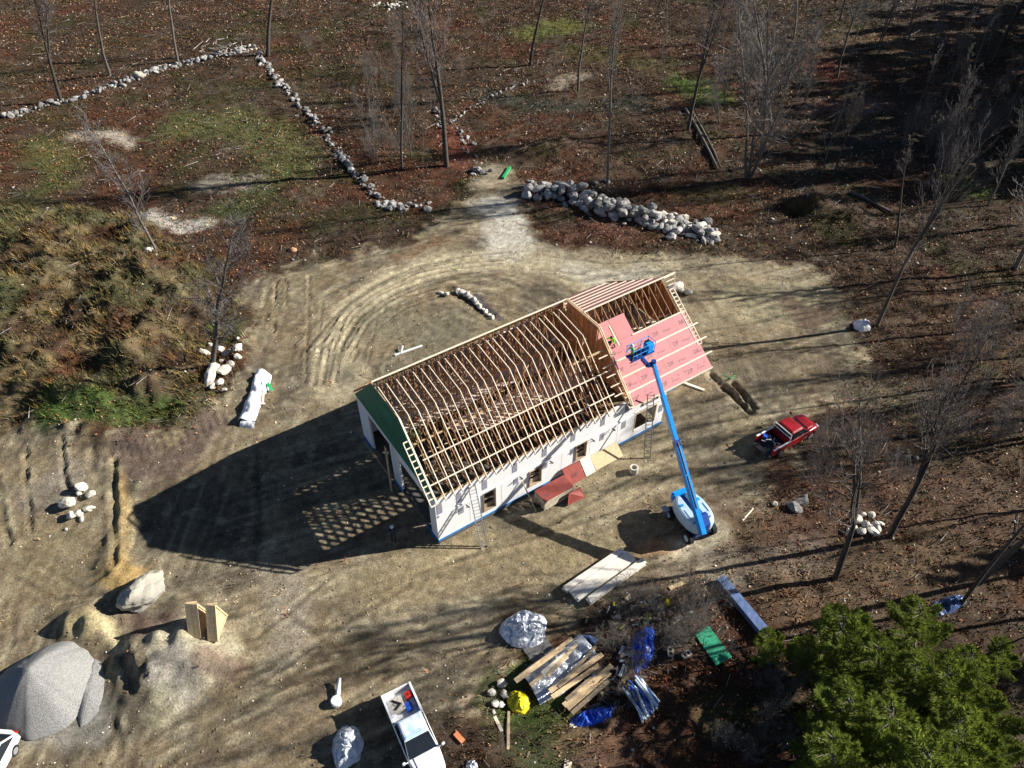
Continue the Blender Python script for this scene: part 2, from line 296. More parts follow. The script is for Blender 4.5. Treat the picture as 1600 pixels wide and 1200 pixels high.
# colour patches: (pixel path, half width m, colour, strength, edge noise)
DIRT = (.20,.155,.096)
PATCH = [
 ([(520,600),(530,520),(590,450),(690,412),(790,402),(860,415),(930,440)],2.4,(.40,.345,.23),.85),
 ([(480,620),(540,560),(600,520)],1.6,(.25,.21,.14),.5),
 ([(746,461),(762,480),(780,500)],.35,(.07,.065,.075),.9),([(770,320),(790,350),(800,385)],2.4,(.50,.47,.40),.9),([(900,420),(960,440),(1000,430)],2.0,(.40,.38,.31),.6),
 ([(800,395),(900,400),(1000,410),(1180,415)],1.6,(.33,.29,.20),.5),([(1160,470),(1260,470)],3.0,(.33,.29,.18),.6),
 ([(600,500),(660,520),(720,500),(650,560)],2.6,(.165,.15,.10),.7),
 ([(1105,815),(1125,830),(1100,850),(1060,858)],1.0,(.60,.54,.38),.95),([(1000,858),(1050,852)],.7,(.45,.26,.13),.6),([(890,870),(960,862)],.8,(.33,.24,.13),.4),
 ([(180,715),(186,760),(184,830),(187,870)],.35,(.50,.43,.25),.95),([(196,780),(204,830),(200,860),(196,880)],.35,(.50,.42,.24),.9),([(192,740),(194,880)],.5,(.36,.22,.08),.6),([(185,895),(205,905)],1.2,(.48,.32,.12),.7),
 ([(102,692),(110,740)],.2,(.42,.36,.22),.8),([(42,715),(50,790)],.18,(.40,.35,.22),.7),([(2,770),(20,830)],.3,(.42,.37,.24),.7),([(415,450),(410,480)],.2,(.40,.35,.22),.7),([(434,445),(430,500)],.15,(.42,.36,.22),.8),
 ([(150,975),(175,985),(200,1018)],.5,(.52,.44,.26),.9),([(115,970),(140,985)],1.0,(.36,.30,.16),.7),([(270,1010),(310,1010),(340,1030)],1.6,(.42,.38,.27),.8),([(280,1050),(290,1080)],1.4,(.34,.32,.28),.7),([(250,1120),(270,1100)],1.2,(.36,.33,.22),.6),
 ([(620,970),(690,965),(740,960)],1.4,(.38,.32,.22),.6),([(560,900),(640,880),(760,860)],1.0,(.30,.25,.16),.5),([(460,900),(470,960)],1.2,(.30,.26,.2),.5),([(690,1000),(760,990)],1.0,(.26,.22,.15),.5),([(860,900),(900,850),(980,830)],1.4,(.27,.22,.13),.5),([(600,930),(700,880),(860,850)],2.2,(.27,.215,.125),.6),([(880,760),(960,760),(1000,720)],1.6,(.29,.24,.15),.5),([(1160,690),(1180,660)],1.6,(.32,.26,.15),.5),
 ([(420,890),(460,960),(440,1020)],1.4,(.30,.26,.20),.5),([(100,740),(70,780)],2.2,(.22,.20,.17),.5),([(60,860),(120,900),(150,860)],2.6,(.21,.17,.10),.5),
 ([(120,215),(180,210),(200,225)],1.6,(.34,.31,.26),.85),([(230,340),(290,355),(320,350)],1.3,(.36,.34,.30),.9),([(330,290),(400,285)],2.2,(.26,.24,.19),.7),([(770,265),(750,285)],1.4,(.26,.23,.17),.6),([(870,135),(905,115)],1.6,(.30,.26,.20),.6),
 ([(290,200),(350,190),(430,215),(450,250)],4.6,(.088,.095,.035),.8),([(360,330),(420,300),(440,270)],2.2,(.065,.08,.03),.7),([(60,230),(110,250),(90,290)],3.2,(.09,.105,.03),.6),([(100,655),(150,640)],1.8,(.055,.09,.022),.9),([(190,655),(250,640)],1.5,(.06,.09,.025),.8),
 ([(835,50),(880,40)],4.0,(.11,.12,.03),.8),([(1065,130),(1110,150)],3.5,(.07,.12,.025),.8),([(900,80),(1000,100)],3.0,(.10,.085,.03),.5),([(1480,280),(1530,300)],2.0,(.06,.10,.02),.7),
 ([(805,1055),(830,1040),(850,1030)],.9,(.06,.10,.025),.85),([(800,1110),(850,1120),(870,1100)],1.2,(.07,.10,.025),.8),([(830,1190),(880,1150)],1.4,(.06,.085,.03),.6),([(1110,1110),(1140,1130)],1.5,(.06,.07,.03),.5),([(40,1150),(110,1150),(155,1110)],1.0,(.28,.265,.23),.7),([(130,1120),(150,1150)],.8,(.30,.285,.25),.6),([(755,1090),(770,1060)],.7,(.07,.09,.03),.6),
 ([(200,700),(240,740),(300,700),(330,660)],1.6,(.13,.095,.075),.9),([(890,365),(930,350),(980,370)],1.6,(.12,.055,.04),.45),([(1230,470),(1260,500),(1290,480)],1.2,(.10,.06,.045),.7),([(1290,560),(1300,600)],1.6,(.10,.075,.05),.6),([(1200,570),(1240,560)],1.4,(.12,.10,.07),.6),([(330,1040),(370,1045)],.8,(.13,.07,.055),.6),([(210,975),(240,995),(270,980)],.9,(.12,.07,.055),.6),([(690,375),(620,400)],1.1,(.17,.09,.05),.5),([(700,210),(720,250)],2.2,(.16,.05,.03),.6),([(1270,100),(1300,120)],3.0,(.16,.045,.03),.6),
 ([(1370,60),(1400,70)],3.5,(.20,.13,.07),.6),([(1500,60),(1450,50)],4,(.18,.13,.09),.6),([(1270,170),(1360,165)],2.5,(.19,.125,.10),.6),
 ([(1380,470),(1560,520)],5,(.095,.062,.038),.5),([(1100,880),(1200,880),(1280,860)],1.6,(.26,.24,.20),.6),([(1200,850),(1400,780),(1560,760)],5,(.105,.068,.045),.6),([(1250,930),(1400,900),(1500,880)],3.2,(.13,.09,.055),.6),
 ([(960,1180),(900,1150)],1.6,(.16,.09,.06),.5),([(1000,980),(1060,960)],2.6,(.10,.085,.07),.7),([(1060,900),(1120,870)],1.4,(.28,.23,.16),.6),([(1360,600),(1450,640)],2.4,(.17,.15,.10),.5),
 ([(760,150),(860,170),(1000,160)],2.6,(.045,.045,.035),.8),([(1350,230),(1500,220)],7,(.045,.042,.036),.6),([(1350,20),(1550,10)],7,(.04,.038,.034),.6)]  # these dark patches paint the shade of the woods into the ground colour
def ground_colour(X, Y):
    n1, n2, n3, n4 = fbm(X, Y, 9, 4, 101), fbm(X, Y, 2.6, 4, 111), fbm(X, Y, 5, 4, 121), fbm(X, Y, .8, 3, 131)
    C = np.ones((len(X), 3))*np.array((.092,.066,.044))
    C = cmix(C, (.125,.062,.036), sm(.48,.66, n1)); C = cmix(C, (.075,.080,.032), sm(.50,.70, n3)*.75)
    C = C*np.array((.62,.56,.53)); C = cmix(C, (.10,.078,.058), sm(.55,.75, n2)*.6); C = cmix(C, (.05,.040,.03), sm(.5,.3, n4)*.5)
    wx, wy = (fbm(X, Y, 3, 3, 141)-.5)*4, (fbm(X, Y, 3, 3, 151)-.5)*4
    C = cmix(C, (.135,.105,.056), region(X+wx, Y+wy, BUSH, 2.0)*sm(.35,.6, n2)*.9)
    C = cmix(C, (.065,.070,.035), region(X+wx, Y+wy, BUSH, 2.0)*sm(.5,.7, n3)*.7)
    s = region(X+wx*.9, Y+wy*.9, SITE, 2.6); s = sm(.25, .75, s+(n4-.5)*.9+(n2-.5)*.9*sm(0, .3, s)); D = np.ones((len(X), 3))*np.array(DIRT)
    D = cmix(D, (.24,.20,.13), sm(.45,.68, n2)); D = cmix(D, (.105,.09,.065), sm(.52,.3, n3)*.85); D = cmix(D, (.27,.235,.16), sm(.58,.78, n4)*.7); D = cmix(D, (.13,.105,.08), sm(.42,.25, n4)*.5)
    # scrape and tyre streaks: along the lower road, round the curve behind the house
    ca_, sa_ = math.cos(R(22)), math.sin(R(22)); st = fbm((X*ca_+Y*sa_)/7.0, (-X*sa_+Y*ca_)/.35, 1.0, 3, 171)
    cc_ = G(690, 570); rr_ = np.hypot(X-cc_.x, (Y-cc_.y)*1.0); an_ = np.arctan2(Y-cc_.y, X-cc_.x); sr = fbm(an_*3.0+50, rr_/.4, 1.0, 3, 181)
    up_ = sm(44, 50, Y)*sm(34, 26, rr_); lf_ = sm(-18, -24, X); sv_ = fbm(X/.4, Y/6.0, 1.0, 3, 191)
    st = st*(1-up_)+sr*up_; st = st*(1-lf_)+sv_*lf_
    D = D*(1+(st-.5)*1.15)[:, None]; D = cmix(D, (.34,.30,.21), sm(.58,.78,st)*.45)
    C = C*(1-s[:, None]) + D*s[:, None]
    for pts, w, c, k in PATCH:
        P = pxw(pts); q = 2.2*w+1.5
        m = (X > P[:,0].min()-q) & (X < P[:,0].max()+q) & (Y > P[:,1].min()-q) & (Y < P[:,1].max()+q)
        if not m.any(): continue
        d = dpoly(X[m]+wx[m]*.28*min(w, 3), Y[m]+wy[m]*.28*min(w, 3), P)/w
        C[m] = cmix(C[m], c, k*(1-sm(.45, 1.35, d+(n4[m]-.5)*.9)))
    # rut colour: darker along the bottom, paler along both edges
    for P, w, d in _RW:
        m = (X > P[:,0].min()-3*w) & (X < P[:,0].max()+3*w) & (Y > P[:,1].min()-3*w) & (Y < P[:,1].max()+3*w)
        if m.any():
            q = dpoly(X[m], Y[m], P)/w
            C[m] *= (1-.35*np.exp(-q*q*2)+.18*np.exp(-((q-1.7)/.5)**2))[:, None]
    return C*(.78+.44*vn(X/.33, Y/.33, 161))[:, None]
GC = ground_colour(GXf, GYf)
nx, ny = len(ax), len(ay)
me = bpy.data.meshes.new('ground')
me.vertices.add(nx*ny); me.vertices.foreach_set('co', np.stack([GXf, GYf, GZf], 1).ravel())
ii = (np.arange(ny-1)[:, None]*nx + np.arange(nx-1)[None, :]).ravel(); fq = np.stack([ii, ii+1, ii+nx+1, ii+nx], 1)
me.loops.add(fq.size); me.loops.foreach_set('vertex_index', fq.ravel()); me.polygons.add(len(fq)); me.polygons.foreach_set('loop_start', np.arange(len(fq))*4); me.polygons.foreach_set('loop_total', np.full(len(fq), 4))
me.polygons.foreach_set('use_smooth', [True]*len(fq)); me.update()
ca = me.color_attributes.new('Col', 'FLOAT_COLOR', 'POINT'); ca.data.foreach_set('color', np.hstack([GC, np.ones((len(GC), 1))]).ravel())
gm = bpy.data.materials.new('earth'); gm.use_nodes = True; n = gm.node_tree.nodes; l = gm.node_tree.links; b = n['Principled BSDF']; b.inputs['Roughness'].default_value = .95; b.inputs['Specular IOR Level'].default_value = .15
at = n.new('ShaderNodeAttribute'); at.attribute_name = 'Col'; geo = n.new('ShaderNodeNewGeometry')
def nzn(sc, det=6, ro=.7):
    q = n.new('ShaderNodeTexNoise'); q.inputs['Scale'].default_value = sc; q.inputs['Detail'].default_value = det; q.inputs['Roughness'].default_value = ro; l.new(geo.outputs['Position'], q.inputs['Vector']); return q
def mrn(src, a, b_, c, d):
    q = n.new('ShaderNodeMapRange'); q.inputs[1].default_value = a; q.inputs[2].default_value = b_; q.inputs[3].default_value = c; q.inputs[4].default_value = d; l.new(src, q.inputs[0]); return q.outputs[0]
def mul(a, b_):
    q = n.new('ShaderNodeMix'); q.data_type = 'RGBA'; q.blend_type = 'MULTIPLY'; q.inputs[0].default_value = 1; l.new(a, q.inputs[6]); l.new(b_, q.inputs[7]); return q.outputs[2]
na, nb, nc = nzn(1.6), nzn(7, 8, .8), nzn(.5, 4)
o1 = mul(at.outputs['Color'], mrn(na.outputs[0], .32, .68, .68, 1.32)); o1 = mul(o1, mrn(nb.outputs[0], .33, .67, .45, 1.6)); o1 = mul(o1, mrn(nc.outputs[0], .35, .65, .85, 1.15))
l.new(o1, b.inputs['Base Color'])
bp = n.new('ShaderNodeBump'); bp.inputs['Strength'].default_value = .9; bp.inputs['Distance'].default_value = .12; l.new(nb.outputs[0], bp.inputs['Height']); l.new(bp.outputs[0], b.inputs['Normal'])
me.materials.append(gm); tag(link('ground', me), kind='structure')

# ------------------------------------------------------------------ the house under construction (local axes: a along the front, b to the rear, z up)
H = thing('unfinished_house', 'white house shell under construction with open roof trusses and a half sheathed red end roof', 'house', (HO[0], HO[1], 0), HA)
def local(p): p = Vector(p)-H.location; return Vector((p.x*UX[0]+p.y*UX[1], p.x*UY[0]+p.y*UY[1], p.z))
def world(a, b, z): return Vector((HO[0]+UX[0]*a+UY[0]*b, HO[1]+UX[1]*a+UY[1]*b, z))
WD, PL, TOP, B1, B2, ME = 12.2, 4.85, 9.3, 4.1, 8.15, 16.9      # width, plate height, flat top, slope breaks, end of the main part
SP = .665
def wall(name, axis, length, h, t, ops, at, m, z0=0.0, tops=None):   # axis 'a' or 'b'; ops (s0,s1,z0,z1)
    mb = MB(); xs = sorted({0, length, *[o[0] for o in ops], *[o[1] for o in ops]}); zs = sorted({z0, h, *[o[2] for o in ops], *[o[3] for o in ops]})
    for i in range(len(xs)-1):
        for j in range(len(zs)-1):
            cx, cz = (xs[i]+xs[i+1])/2, (zs[j]+zs[j+1])/2
            if any(o[0] < cx < o[1] and o[2] < cz < o[3] for o in ops): continue
            d = (xs[i+1]-xs[i], t, zs[j+1]-zs[j]) if axis == 'a' else (t, xs[i+1]-xs[i], zs[j+1]-zs[j])
            c = (at[0]+cx, at[1], cz) if axis == 'a' else (at[0], at[1]+cx, cz)
            mb.box(c, d)
    return mb.build(name, m, H)
tag(MB().box((ME/2+.1, WD/2, .06), (ME-.2, WD-.4, .12)).build('floor_slab', CONC, H), None)
WIN = [(3.78,4.85,.85,3.05),(7.78,8.9,.95,2.7),(12.05,13.1,1.15,2.9)]
wall('front_wall', 'a', 21.0, PL, .16, WIN+[(17.9,20.2,.9,2.9),(18.5,20.1,3.55,4.3)], (0, .08), WRAP, .3)
wall('rear_wall', 'a', 25.0, PL, .16, [], (0, WD-.08), WRAP, .3)
wall('end_wall', 'b', WD-.34, PL, .16, [(.8,5.3,.3,3.9),(6.6,10.2,.3,4.3)], (.08, .17), WRAP, .3)
wall('far_end_wall', 'b', WD-2.8, PL, .16, [(4,5.2,.3,2.4)], (24.9, 2.6), WRAP, .3)
wall('porch_wall', 'a', 3.6, PL, .16, [(.8,1.9,.3,2.5)], (21.2, 2.6), WRAP, .3)
wall('porch_side_wall', 'b', 2.36, PL, .16, [], (20.9, .17), WRAP, .3)
for nm, c, d in (('a', (10.5,-.03,.16), (21.1,.06,.34)), ('b', (-.03,1+.0,.16), (.06,1.6,.34)), ('c', (-.03,6.1,.16), (.06,1.25,.34)), ('d', (-.03,11.3,.16), (.06,1.6,.34)), ('e', (22.9,2.5,.16), (3.9,.06,.34)), ('f', (12.5,WD+.03,.16), (25,.06,.34))):
    MB().box(c, d).build('foundation_strip', BLUM, H)
MB().box((10.4, .0, .1), (20.8, .0+.22, .2)).build('footing', CONC, H)
# windows: timber bucks in the openings
for a0, a1, z0, z1 in WIN+[(18.5,20.1,3.55,4.3)]:
    f = MB(); t = .05
    f.box(((a0+a1)/2, .06, z0+t/2), (a1-a0-.004, .3, t)).box(((a0+a1)/2, .06, z1-t/2), (a1-a0-.004, .3, t)).box((a0+t/2+.002, .06, (z0+z1)/2), (t, .3, z1-z0-.11)).box((a1-t/2-.002, .06, (z0+z1)/2), (t, .3, z1-z0-.11))
    f.box(((a0+a1)/2, .16, (z0+z1)/2), (a1-a0-.11, .04, .06)).box(((a0+a1)/2, .18, z0+.28), (a1-a0-.11, .04, .5))
    f.build('window_frame', LUMD, H)
# interior framing seen through openings
for a in np.arange(.9, 20.8, .61):
    if any(w[0]-.1 < a < w[1]+.1 for w in WIN) or 17.8 < a < 20.3: continue
for a in (17.95, 20.15): MB().box((a, .10, 1.9), (.09, .24, 2.0)).build('opening_post', LUM, H)
for k in range(5): MB().bar((18.2+k*.4, .12, 3.6), (18.45+k*.4, .12, 4.3), .05, .09).build('blocking', LUM, H)
MB().box((19.05, .06, 3.05), (2.5, .26, .28)).build('opening_header', LUMW, H)
# seam board round the wall and its brackets
MB().box((9.2, -.035, 3.02), (18.0, .07, .17)).build('seam_board', WRAP, H); MB().box((19.6, -.035, 3.12), (2.7, .07, .2)).build('seam_board', WRAP, H)
for a in (2.35, 6.9, 9.6, 12.3, 13.5, 15.5): 
    q = MB(); q.bar((a, -.06, 2.8), (a+.05, -.42, 2.86), .06, .08); q.bar((a, -.05, 2.5), (a+.05, -.4, 2.84), .04, .04); q.build('wall_bracket', DARKM, H)
# printed marks on the wrap
pm = MB(); pm.box((0, 0, 0), (.44, .008, 1.0))
for i in range(3): pm.box((-.11+.11*i, -.006, 0), (.02, .004, .9), mi=1)
for i in range(6): pm.box((0, -.0085, -.4+.16*i), (.4, .003, .02), mi=1)
pme = pm.mesh('wrap_print', [PRINT, mat('wrap_print_light', (.42,.42,.48), .6)])
for a, z, s in [(.3,3.75,1.1),(1.85,3.85,1),(3.95,3.85,1),(6.5,4.0,.95),(9.1,4.05,.95),(11.7,4.1,.95),(14.5,4.15,1.0),(16.9,4.2,1.0),(20.75,4.1,.9),(1.95,2.35,.7),(6.6,2.4,.62),(9.2,2.45,.62),(11.75,2.45,.7),(14.6,2.35,.8),(16.75,2.4,.8),(20.65,2.05,.8)]:
    o = link('wrap_print', pme, H, (a, -.006 if z > 3.2 else -.006, z)); o.scale = (1, 1, s)
# wall panel joints as thin battens of tape
for a in np.arange(2.7, 20.5, 2.7):
    if not any(w[0]-.1 < a < w[1]+.1 for w in WIN) and not 17.8 < a < 20.3: MB().box((a, -.004, 1.65), (.09, .006, 2.4)).build('seam_tape', mat('tape', (.70,.71,.74), .4), H)
# trusses of the main part (flat-topped), shared mesh
sl_ = (TOP-PL)/(B1+.0)
def truss_main():
    t = MB(); w = .042; Z = PL+.07; RG = 7.1
    zz = lambda b: PL+.05+(b+.42)/(B1+.42)*(TOP-PL)
    def m(p, q, h=.12): t.bar((0, p[0], p[1]), (0, q[0], q[1]), w, h, up=(1,0,0)) if False else t.bar((0, p[0], p[1]), (0, q[0], q[1]), h, w, up=(1,0,0))
    m((0, Z), (WD, Z), .13)
    m((-.42, PL+.02), (B1, TOP), .15); m((B1-.02, TOP), (RG, TOP+.42), .14); m((RG, TOP+.42), (B2, TOP), .1); m((B2, TOP), (WD+.42, PL+.02), .15)
    for p, q in (((-.42, PL+.115), (B1-.03, TOP+.085)), ((B1, TOP+.085), (RG, TOP+.505))): t.bar((0, p[0], p[1]), (0, q[0], q[1]), .02, w+.014, mi=1, up=(1,0,0))  # pale strips paint sunlight onto the front chord tops, the rest stays brown
    m((B1, TOP), (B1, Z), .11); m((B2, TOP), (B2, Z), .10)
    m((WD-2.0, zz(2.0)), (WD-2.0, Z), .08); m((WD-2.0, zz(2.0)), (B2, Z), .08); m((WD-3.2, zz(3.2)), (WD-2.0, Z), .08); m((WD-1, zz(1)), (WD-2.0, Z), .08); m((B2, TOP), (RG, 6.6), .07)
    m((.35, Z), (B1, 8.1), .08); m((1.9, Z), (3.3, zz(3.3)-.1), .08)
    m((RG, Z), (RG, TOP+.2), .10); m((5.5, Z), (RG, TOP), .09); m((9.0, Z), (B2, TOP-.1), .09); m((B1, TOP-.05), (RG, 6.6), .07)
    return t.mesh('roof_truss', [TRS, LUMW])
tm = truss_main(); N = 24
for k in range(N):
    o = link('roof_truss', tm, H, (.06+k*SP, 0, 0)); o.rotation_euler = (0, R(rnd.uniform(-.6, .6)), 0); o.scale = (1, 1, 1)
def zs(b): return PL+.06+(b+.42)/(B1+.42)*(TOP-PL)+.09
def purlin(a0, a1, b, z, m=LUMW, w=.09, t=.04, sk=0): MB().bar((a0, b, z), (a1, b+sk, z), w, t).build('roof_purlin', m, H)
purlin(.0, 8.2, .5, zs(.5)+.02); purlin(7.9, 15.8, .5, zs(.5)+.06, sk=-.03)
purlin(.3, 7.2, 1.75, zs(1.75)+.02); purlin(6.9, 16.4, 1.72, zs(1.72)+.07)
purlin(.3, 6.4, 3.0, 8.05-.5, LUM, .09, .09); purlin(0, ME, B2+.05, TOP+.12, LUMW, .12, .06)
for a0 in (0, 4.2, 8.4, 12.6): purlin(a0, a0+4.25, B2+1.35, TOP-1.3+.05, LUMW, .08, .06)
for a0 in (.0, 5.0, 10.0): purlin(a0, a0+5.2, B2+2.9, TOP-3.0+.12, LUMW, .08, .06)
for b in np.arange(8.8, 12.5, .42):
    q_ = rnd.uniform(0, 2); MB().bar((q_*.3, b, zs(WD-b)+.03), (ME-.2-q_*.5, b, zs(WD-b)+.03), .07, .035).build('strapping', TRS, H)
# bracing inside the trusses (bottom chord runners, wall between the webs)
for b in (2.1, 3.9, 6.15, 8.3, 10.1): MB().bar((0, b, PL+.17), (ME-.2, b, PL+.17), .09, .04).build('runner', LUM, H)
for k in range(6): MB().bar((.3+2.6*k, B1+.05, PL+.2), (2.7+2.6*k, B1+.05, TOP-.5), .04, .09).build('diagonal_brace', LUM, H)
# eave fascia bird-blocking pieces between the tails
bb = MB().box((0,0,0), (SP-.06, .04, .16)).mesh('eave_block', LUM)
for k in range(N-1): link('eave_block', bb, H, (.06+SP*(k+.5), .02, PL+.1))
# decks on the bottom chords
dk = MB().box((0,0,0), (2.40, 1.18, .02)).mesh('deck_panel', DECK)
k = 0
for b, a0, a1 in ((7.0,.3,16.6),(8.2,1.4,16.6),(9.4,.3,16.6),(10.6,1.4,16.6),(5.05,4.2,16.6),(4.0,6.0,16.6)):
    a = a0
    while a+2.3 < a1+.2:
        link('deck_panel', dk, H, (a+1.2, b, PL+.16 + .0008*(k % 3))); a += 2.42; k += 1
MB().box((1.6,5.9,PL+.15), (1.3,.5,.02)).build('sheathing_offcut', GRN, H); MB().box((2.4,7.2,PL+.19), (.9,.4,.02), .4).build('sheathing_offcut', REDS, H)
for i in range(16):
    a, b = rnd.uniform(1, 15), rnd.uniform(6.6, 10.6); an = rnd.uniform(0, 3)
    MB().bar((a, b, PL+.2), (a+math.cos(an)*1.1, b+math.sin(an)*1.1, PL+.2+rnd.random()*.06), .09, .04).build('loose_board', LUM, H)
# green sheathing on the left gable, board by board
bz = [PL-.02, PL+1.1, PL+2.2, PL+3.3, TOP+.08]
def gb(z, s):   # b at height z on the slope (s=0 front, 1 rear)
    q = -.15 + (z-PL)/(TOP-PL)*(B1+.1); return q if s == 0 else WD-q
for j in range(4):
    z0, z1 = bz[j]+.006, bz[j+1]-.006; f0, r0, f1, r1 = gb(z0,0), gb(z0,1), gb(z1,0), gb(z1,1); n_ = max(2, round((r0-f0)/2.3)); off = .0 if j % 2 else -1.1
    cuts = [f0]+[f0+off+ (i+1)*2.3 for i in range(8) if f1+.2 < f0+off+(i+1)*2.3 < r1-.2]+[r0]
    for i in range(len(cuts)-1):
        l0, l1 = cuts[i]+.008, cuts[i+1]-.008; tl = f1 if i == 0 else l0; tr = r1 if i == len(cuts)-2 else l1
        MB().prism([(-.03, l0, z0), (-.03, l1, z0), (-.03, tr, z1), (-.03, tl, z1)], (.02, 0, 0)).build('gable_sheathing_panel', GRN, H)
# gable ladder (outlookers) at the left front rake
def rake(name, a, da, b0, b1, zf, n, m=LUMW):
    q = MB(); q.bar((a+da, b0, zf(b0)), (a+da, b1, zf(b1)), .05, .12, up=(0,0,1)); q.bar((a, b0, zf(b0)), (a, b1, zf(b1)), .05, .12)
    for i in range(n):
        b = b0+(b1-b0)*(i/(n-1)); q.bar((a, b, zf(b)), (a+da, b, zf(b)), .05, .09)
    return q.build(name, m, H)
rake('rake_ladder', -.04, -.42, -.42, 2.9, lambda b: zs(b)-.03, 11)
MB().bar((-.04, 2.9, zs(2.9)-.03), (-.04, B1, TOP+.09), .05, .14).build('rake_board', LUMW, H); MB().bar((-.04, B1, TOP+.09), (-.04, B2, TOP+.09), .05, .1).build('rake_board', LUM, H)
# right gable end of the main part: strand board on studs
ea = ME-.02
for j in range(4):
    z0, z1 = bz[j]+.004, bz[j+1]-.004
    for i in range(6):
        l0, l1 = i*2.05, (i+1)*2.05-.008; a0, a1 = max(l0, gb(z0,0)), min(l1, gb(z0,1)); c0, c1 = max(l0, gb(z1,0)), min(l1, gb(z1,1))
        if a1-a0 < .1: continue
        P_ = [(ea, a0, z0), (ea, a1, z0)] + ([(ea, c1, z1), (ea, c0, z1)] if c1-c0 > .02 else [(ea, (a0+a1)/2 if not (c1>c0) else c0, z1-.4)])
        MB().prism(P_, (.02, 0, 0)).build('strand_board_panel', OSB, H)
for i in range(20):
    b = .5+i*.61
    zt = zs(b)-.25 if b < B1 else (TOP-.05 if b < B2 else zs(WD-b)-.25)
    if zt > PL+.3: MB().bar((ea-.06, b, PL+.1), (ea-.06, b, zt), .04, .1, up=(1,0,0)).build('gable_stud', LUM, H)
for p, q in (((-.42,PL+.12),(B1,TOP+.1)),((B1,TOP+.1),(B2,TOP+.1)),((B2,TOP+.1),(WD+.42,PL+.12))):
    for da in (-.08, .1): MB().bar((ea+da, p[0], p[1]), (ea+da, q[0], q[1]), .05, .14).build('gable_chord', LUM if da < 0 else LUMW, H)
MB().bar((ea-.1, .3, PL+.3), (ea-.1, 8.5, TOP-.3), .05, .09, up=(1,0,0)).build('diagonal_brace', LUM, H)
for i in range(5): MB().bar((ME-1.1, .4+.55*i, zs(.4+.55*i)-.12), (ME-.05, .4+.55*i, zs(.4+.55*i)-.12), .09, .04).build('outlooker', LUMW, H)
MB().bar((ME-3.2, 3.1, zs(3.1)-.5), (ME-.1, 3.1, zs(3.1)-.5), .1, .14).build('ledger_beam', LUM, H)
# right roof
E0, RZ, RB = 4.55, 9.45, 6.1
def zr(b): return E0+(RZ-E0)*(b+.5)/(RB+.5) if b <= RB else RZ-(RZ-5.1)*(b-RB)/(12.7-RB)
def truss_r():
    t = MB()
    def m(p, q, h=.1): t.bar((0, p[0], p[1]), (0, q[0], q[1]), h, .045, up=(1,0,0))
    m((-.45, zr(-.45)-.06), (RB, zr(RB)-.06), .12); t.bar((0, -.45, zr(-.45)+.003), (0, RB, zr(RB)+.003), .01, .05, mi=1, up=(1,0,0)); m((RB, RZ-.06), (12.65, zr(12.65)-.06), .12); m((0, 4.95), (WD, 4.95), .13)  # pale strip on the front chord paints its sunlit top edge
    for b in (2.0, 4.4, 8.2, 10.2): m((b, 5), (b, zr(b)-.08), .08)
    m((4.4, 5), (RB, RZ-.1), .08); m((8.2, 5), (RB, RZ-.1), .08); m((10.2, 5), (8.2, zr(8.2)-.1), .08)
    return t.mesh('roof_truss', [TRS, LUMW])
tr = truss_r()
for i in range(12): link('roof_truss', tr, H, (17.25+i*.685, 0, 0))
for b in (3.2, 4.6, 5.2): MB().bar((17.1, b, 5.06), (24.8, b, 5.06), .09, .04).build('runner', LUMW, H)
for i in range(11): MB().box((17.6+i*.685, 4.5, 6.9+.2*(i % 2)), (.55, .16, .05)).build('brace_block', LUMW, H)
slope = math.atan2(RZ-E0, RB+.5)
def sheet(a0, a1, b0, b1, m, rows=True):
    p = [(a0, b0, zr(b0)+.02), (a1, b0, zr(b0)+.02), (a1, b1, zr(b1)+.02), (a0, b1, zr(b1)+.02)]
    o = MB().prism(p, (0, 0, .018)).build('roof_panel', m, H); return o
txt = bpy.data.curves.new('print', 'FONT'); txt.body = 'ZIP System'; txt.size = .42; txt.align_x = 'CENTER'
to = bpy.data.objects.new('t', txt); COL.objects.link(to); bpy.context.view_layer.update()
tme = bpy.data.meshes.new_from_object(to.evaluated_get(bpy.context.evaluated_depsgraph_get())); bpy.data.objects.remove(to); tme.name = 'printed_word'
tme.materials.clear(); tme.materials.append(mat('print_ink', (.14,.07,.08), .7))
txt2 = bpy.data.curves.new('print2', 'FONT'); txt2.body = 'ZIP'; txt2.size = .55; txt2.align_x = 'CENTER'
to = bpy.data.objects.new('t', txt2); COL.objects.link(to); bpy.context.view_layer.update()
tme2 = bpy.data.meshes.new_from_object(to.evaluated_get(bpy.context.evaluated_depsgraph_get())); bpy.data.objects.remove(to); tme2.name = 'printed_word'
tme2.materials.clear(); tme2.materials.append(MATS['print_ink'])
RW = [(-.5,.42),(.43,1.42),(1.43,2.48),(2.49,3.6)]
for j, (b0, b1) in enumerate(RW):
    cuts = [16.98, 18.6 if j % 2 else 19.9, 21.3 if j % 2 else 22.6, 24.0 if j % 2 else 25.25, 25.25]
    cuts = sorted(set(cuts)) 
    for i in range(len(cuts)-1):
        s = sheet(cuts[i]+.006, cuts[i+1]-.006, b0+.004, b1-.004, PINK); L_ = cuts[i+1]-cuts[i]
        if L_ > 1.2:
            bm_ = (b0+b1)/2-.05
            for mesh_, x, sc_ in ((tme2, cuts[i]+.55, .8), (tme, cuts[i]+L_*.62, .42)):
                w = link('printed_word', mesh_, s, (x, bm_-.12, zr(bm_-.12)+.042)); w.rotation_euler = (slope, 0, 0); w.scale = (sc_, sc_, sc_)
sheet(17.0, 18.55, 3.61, 5.05, PINK); sheet(18.58, 20.1, 3.61, 5.05, PINK)
for b, a0, a1 in ((.42,16.9,25.9),(1.42,16.9,26.1),(2.48,17.2,26.0),(3.56,19.9,25.3)): MB().bar((a0, b, zr(b)+.06), (a1, b, zr(b)+.06), .12, .05).build('toe_board', LUMW, H)
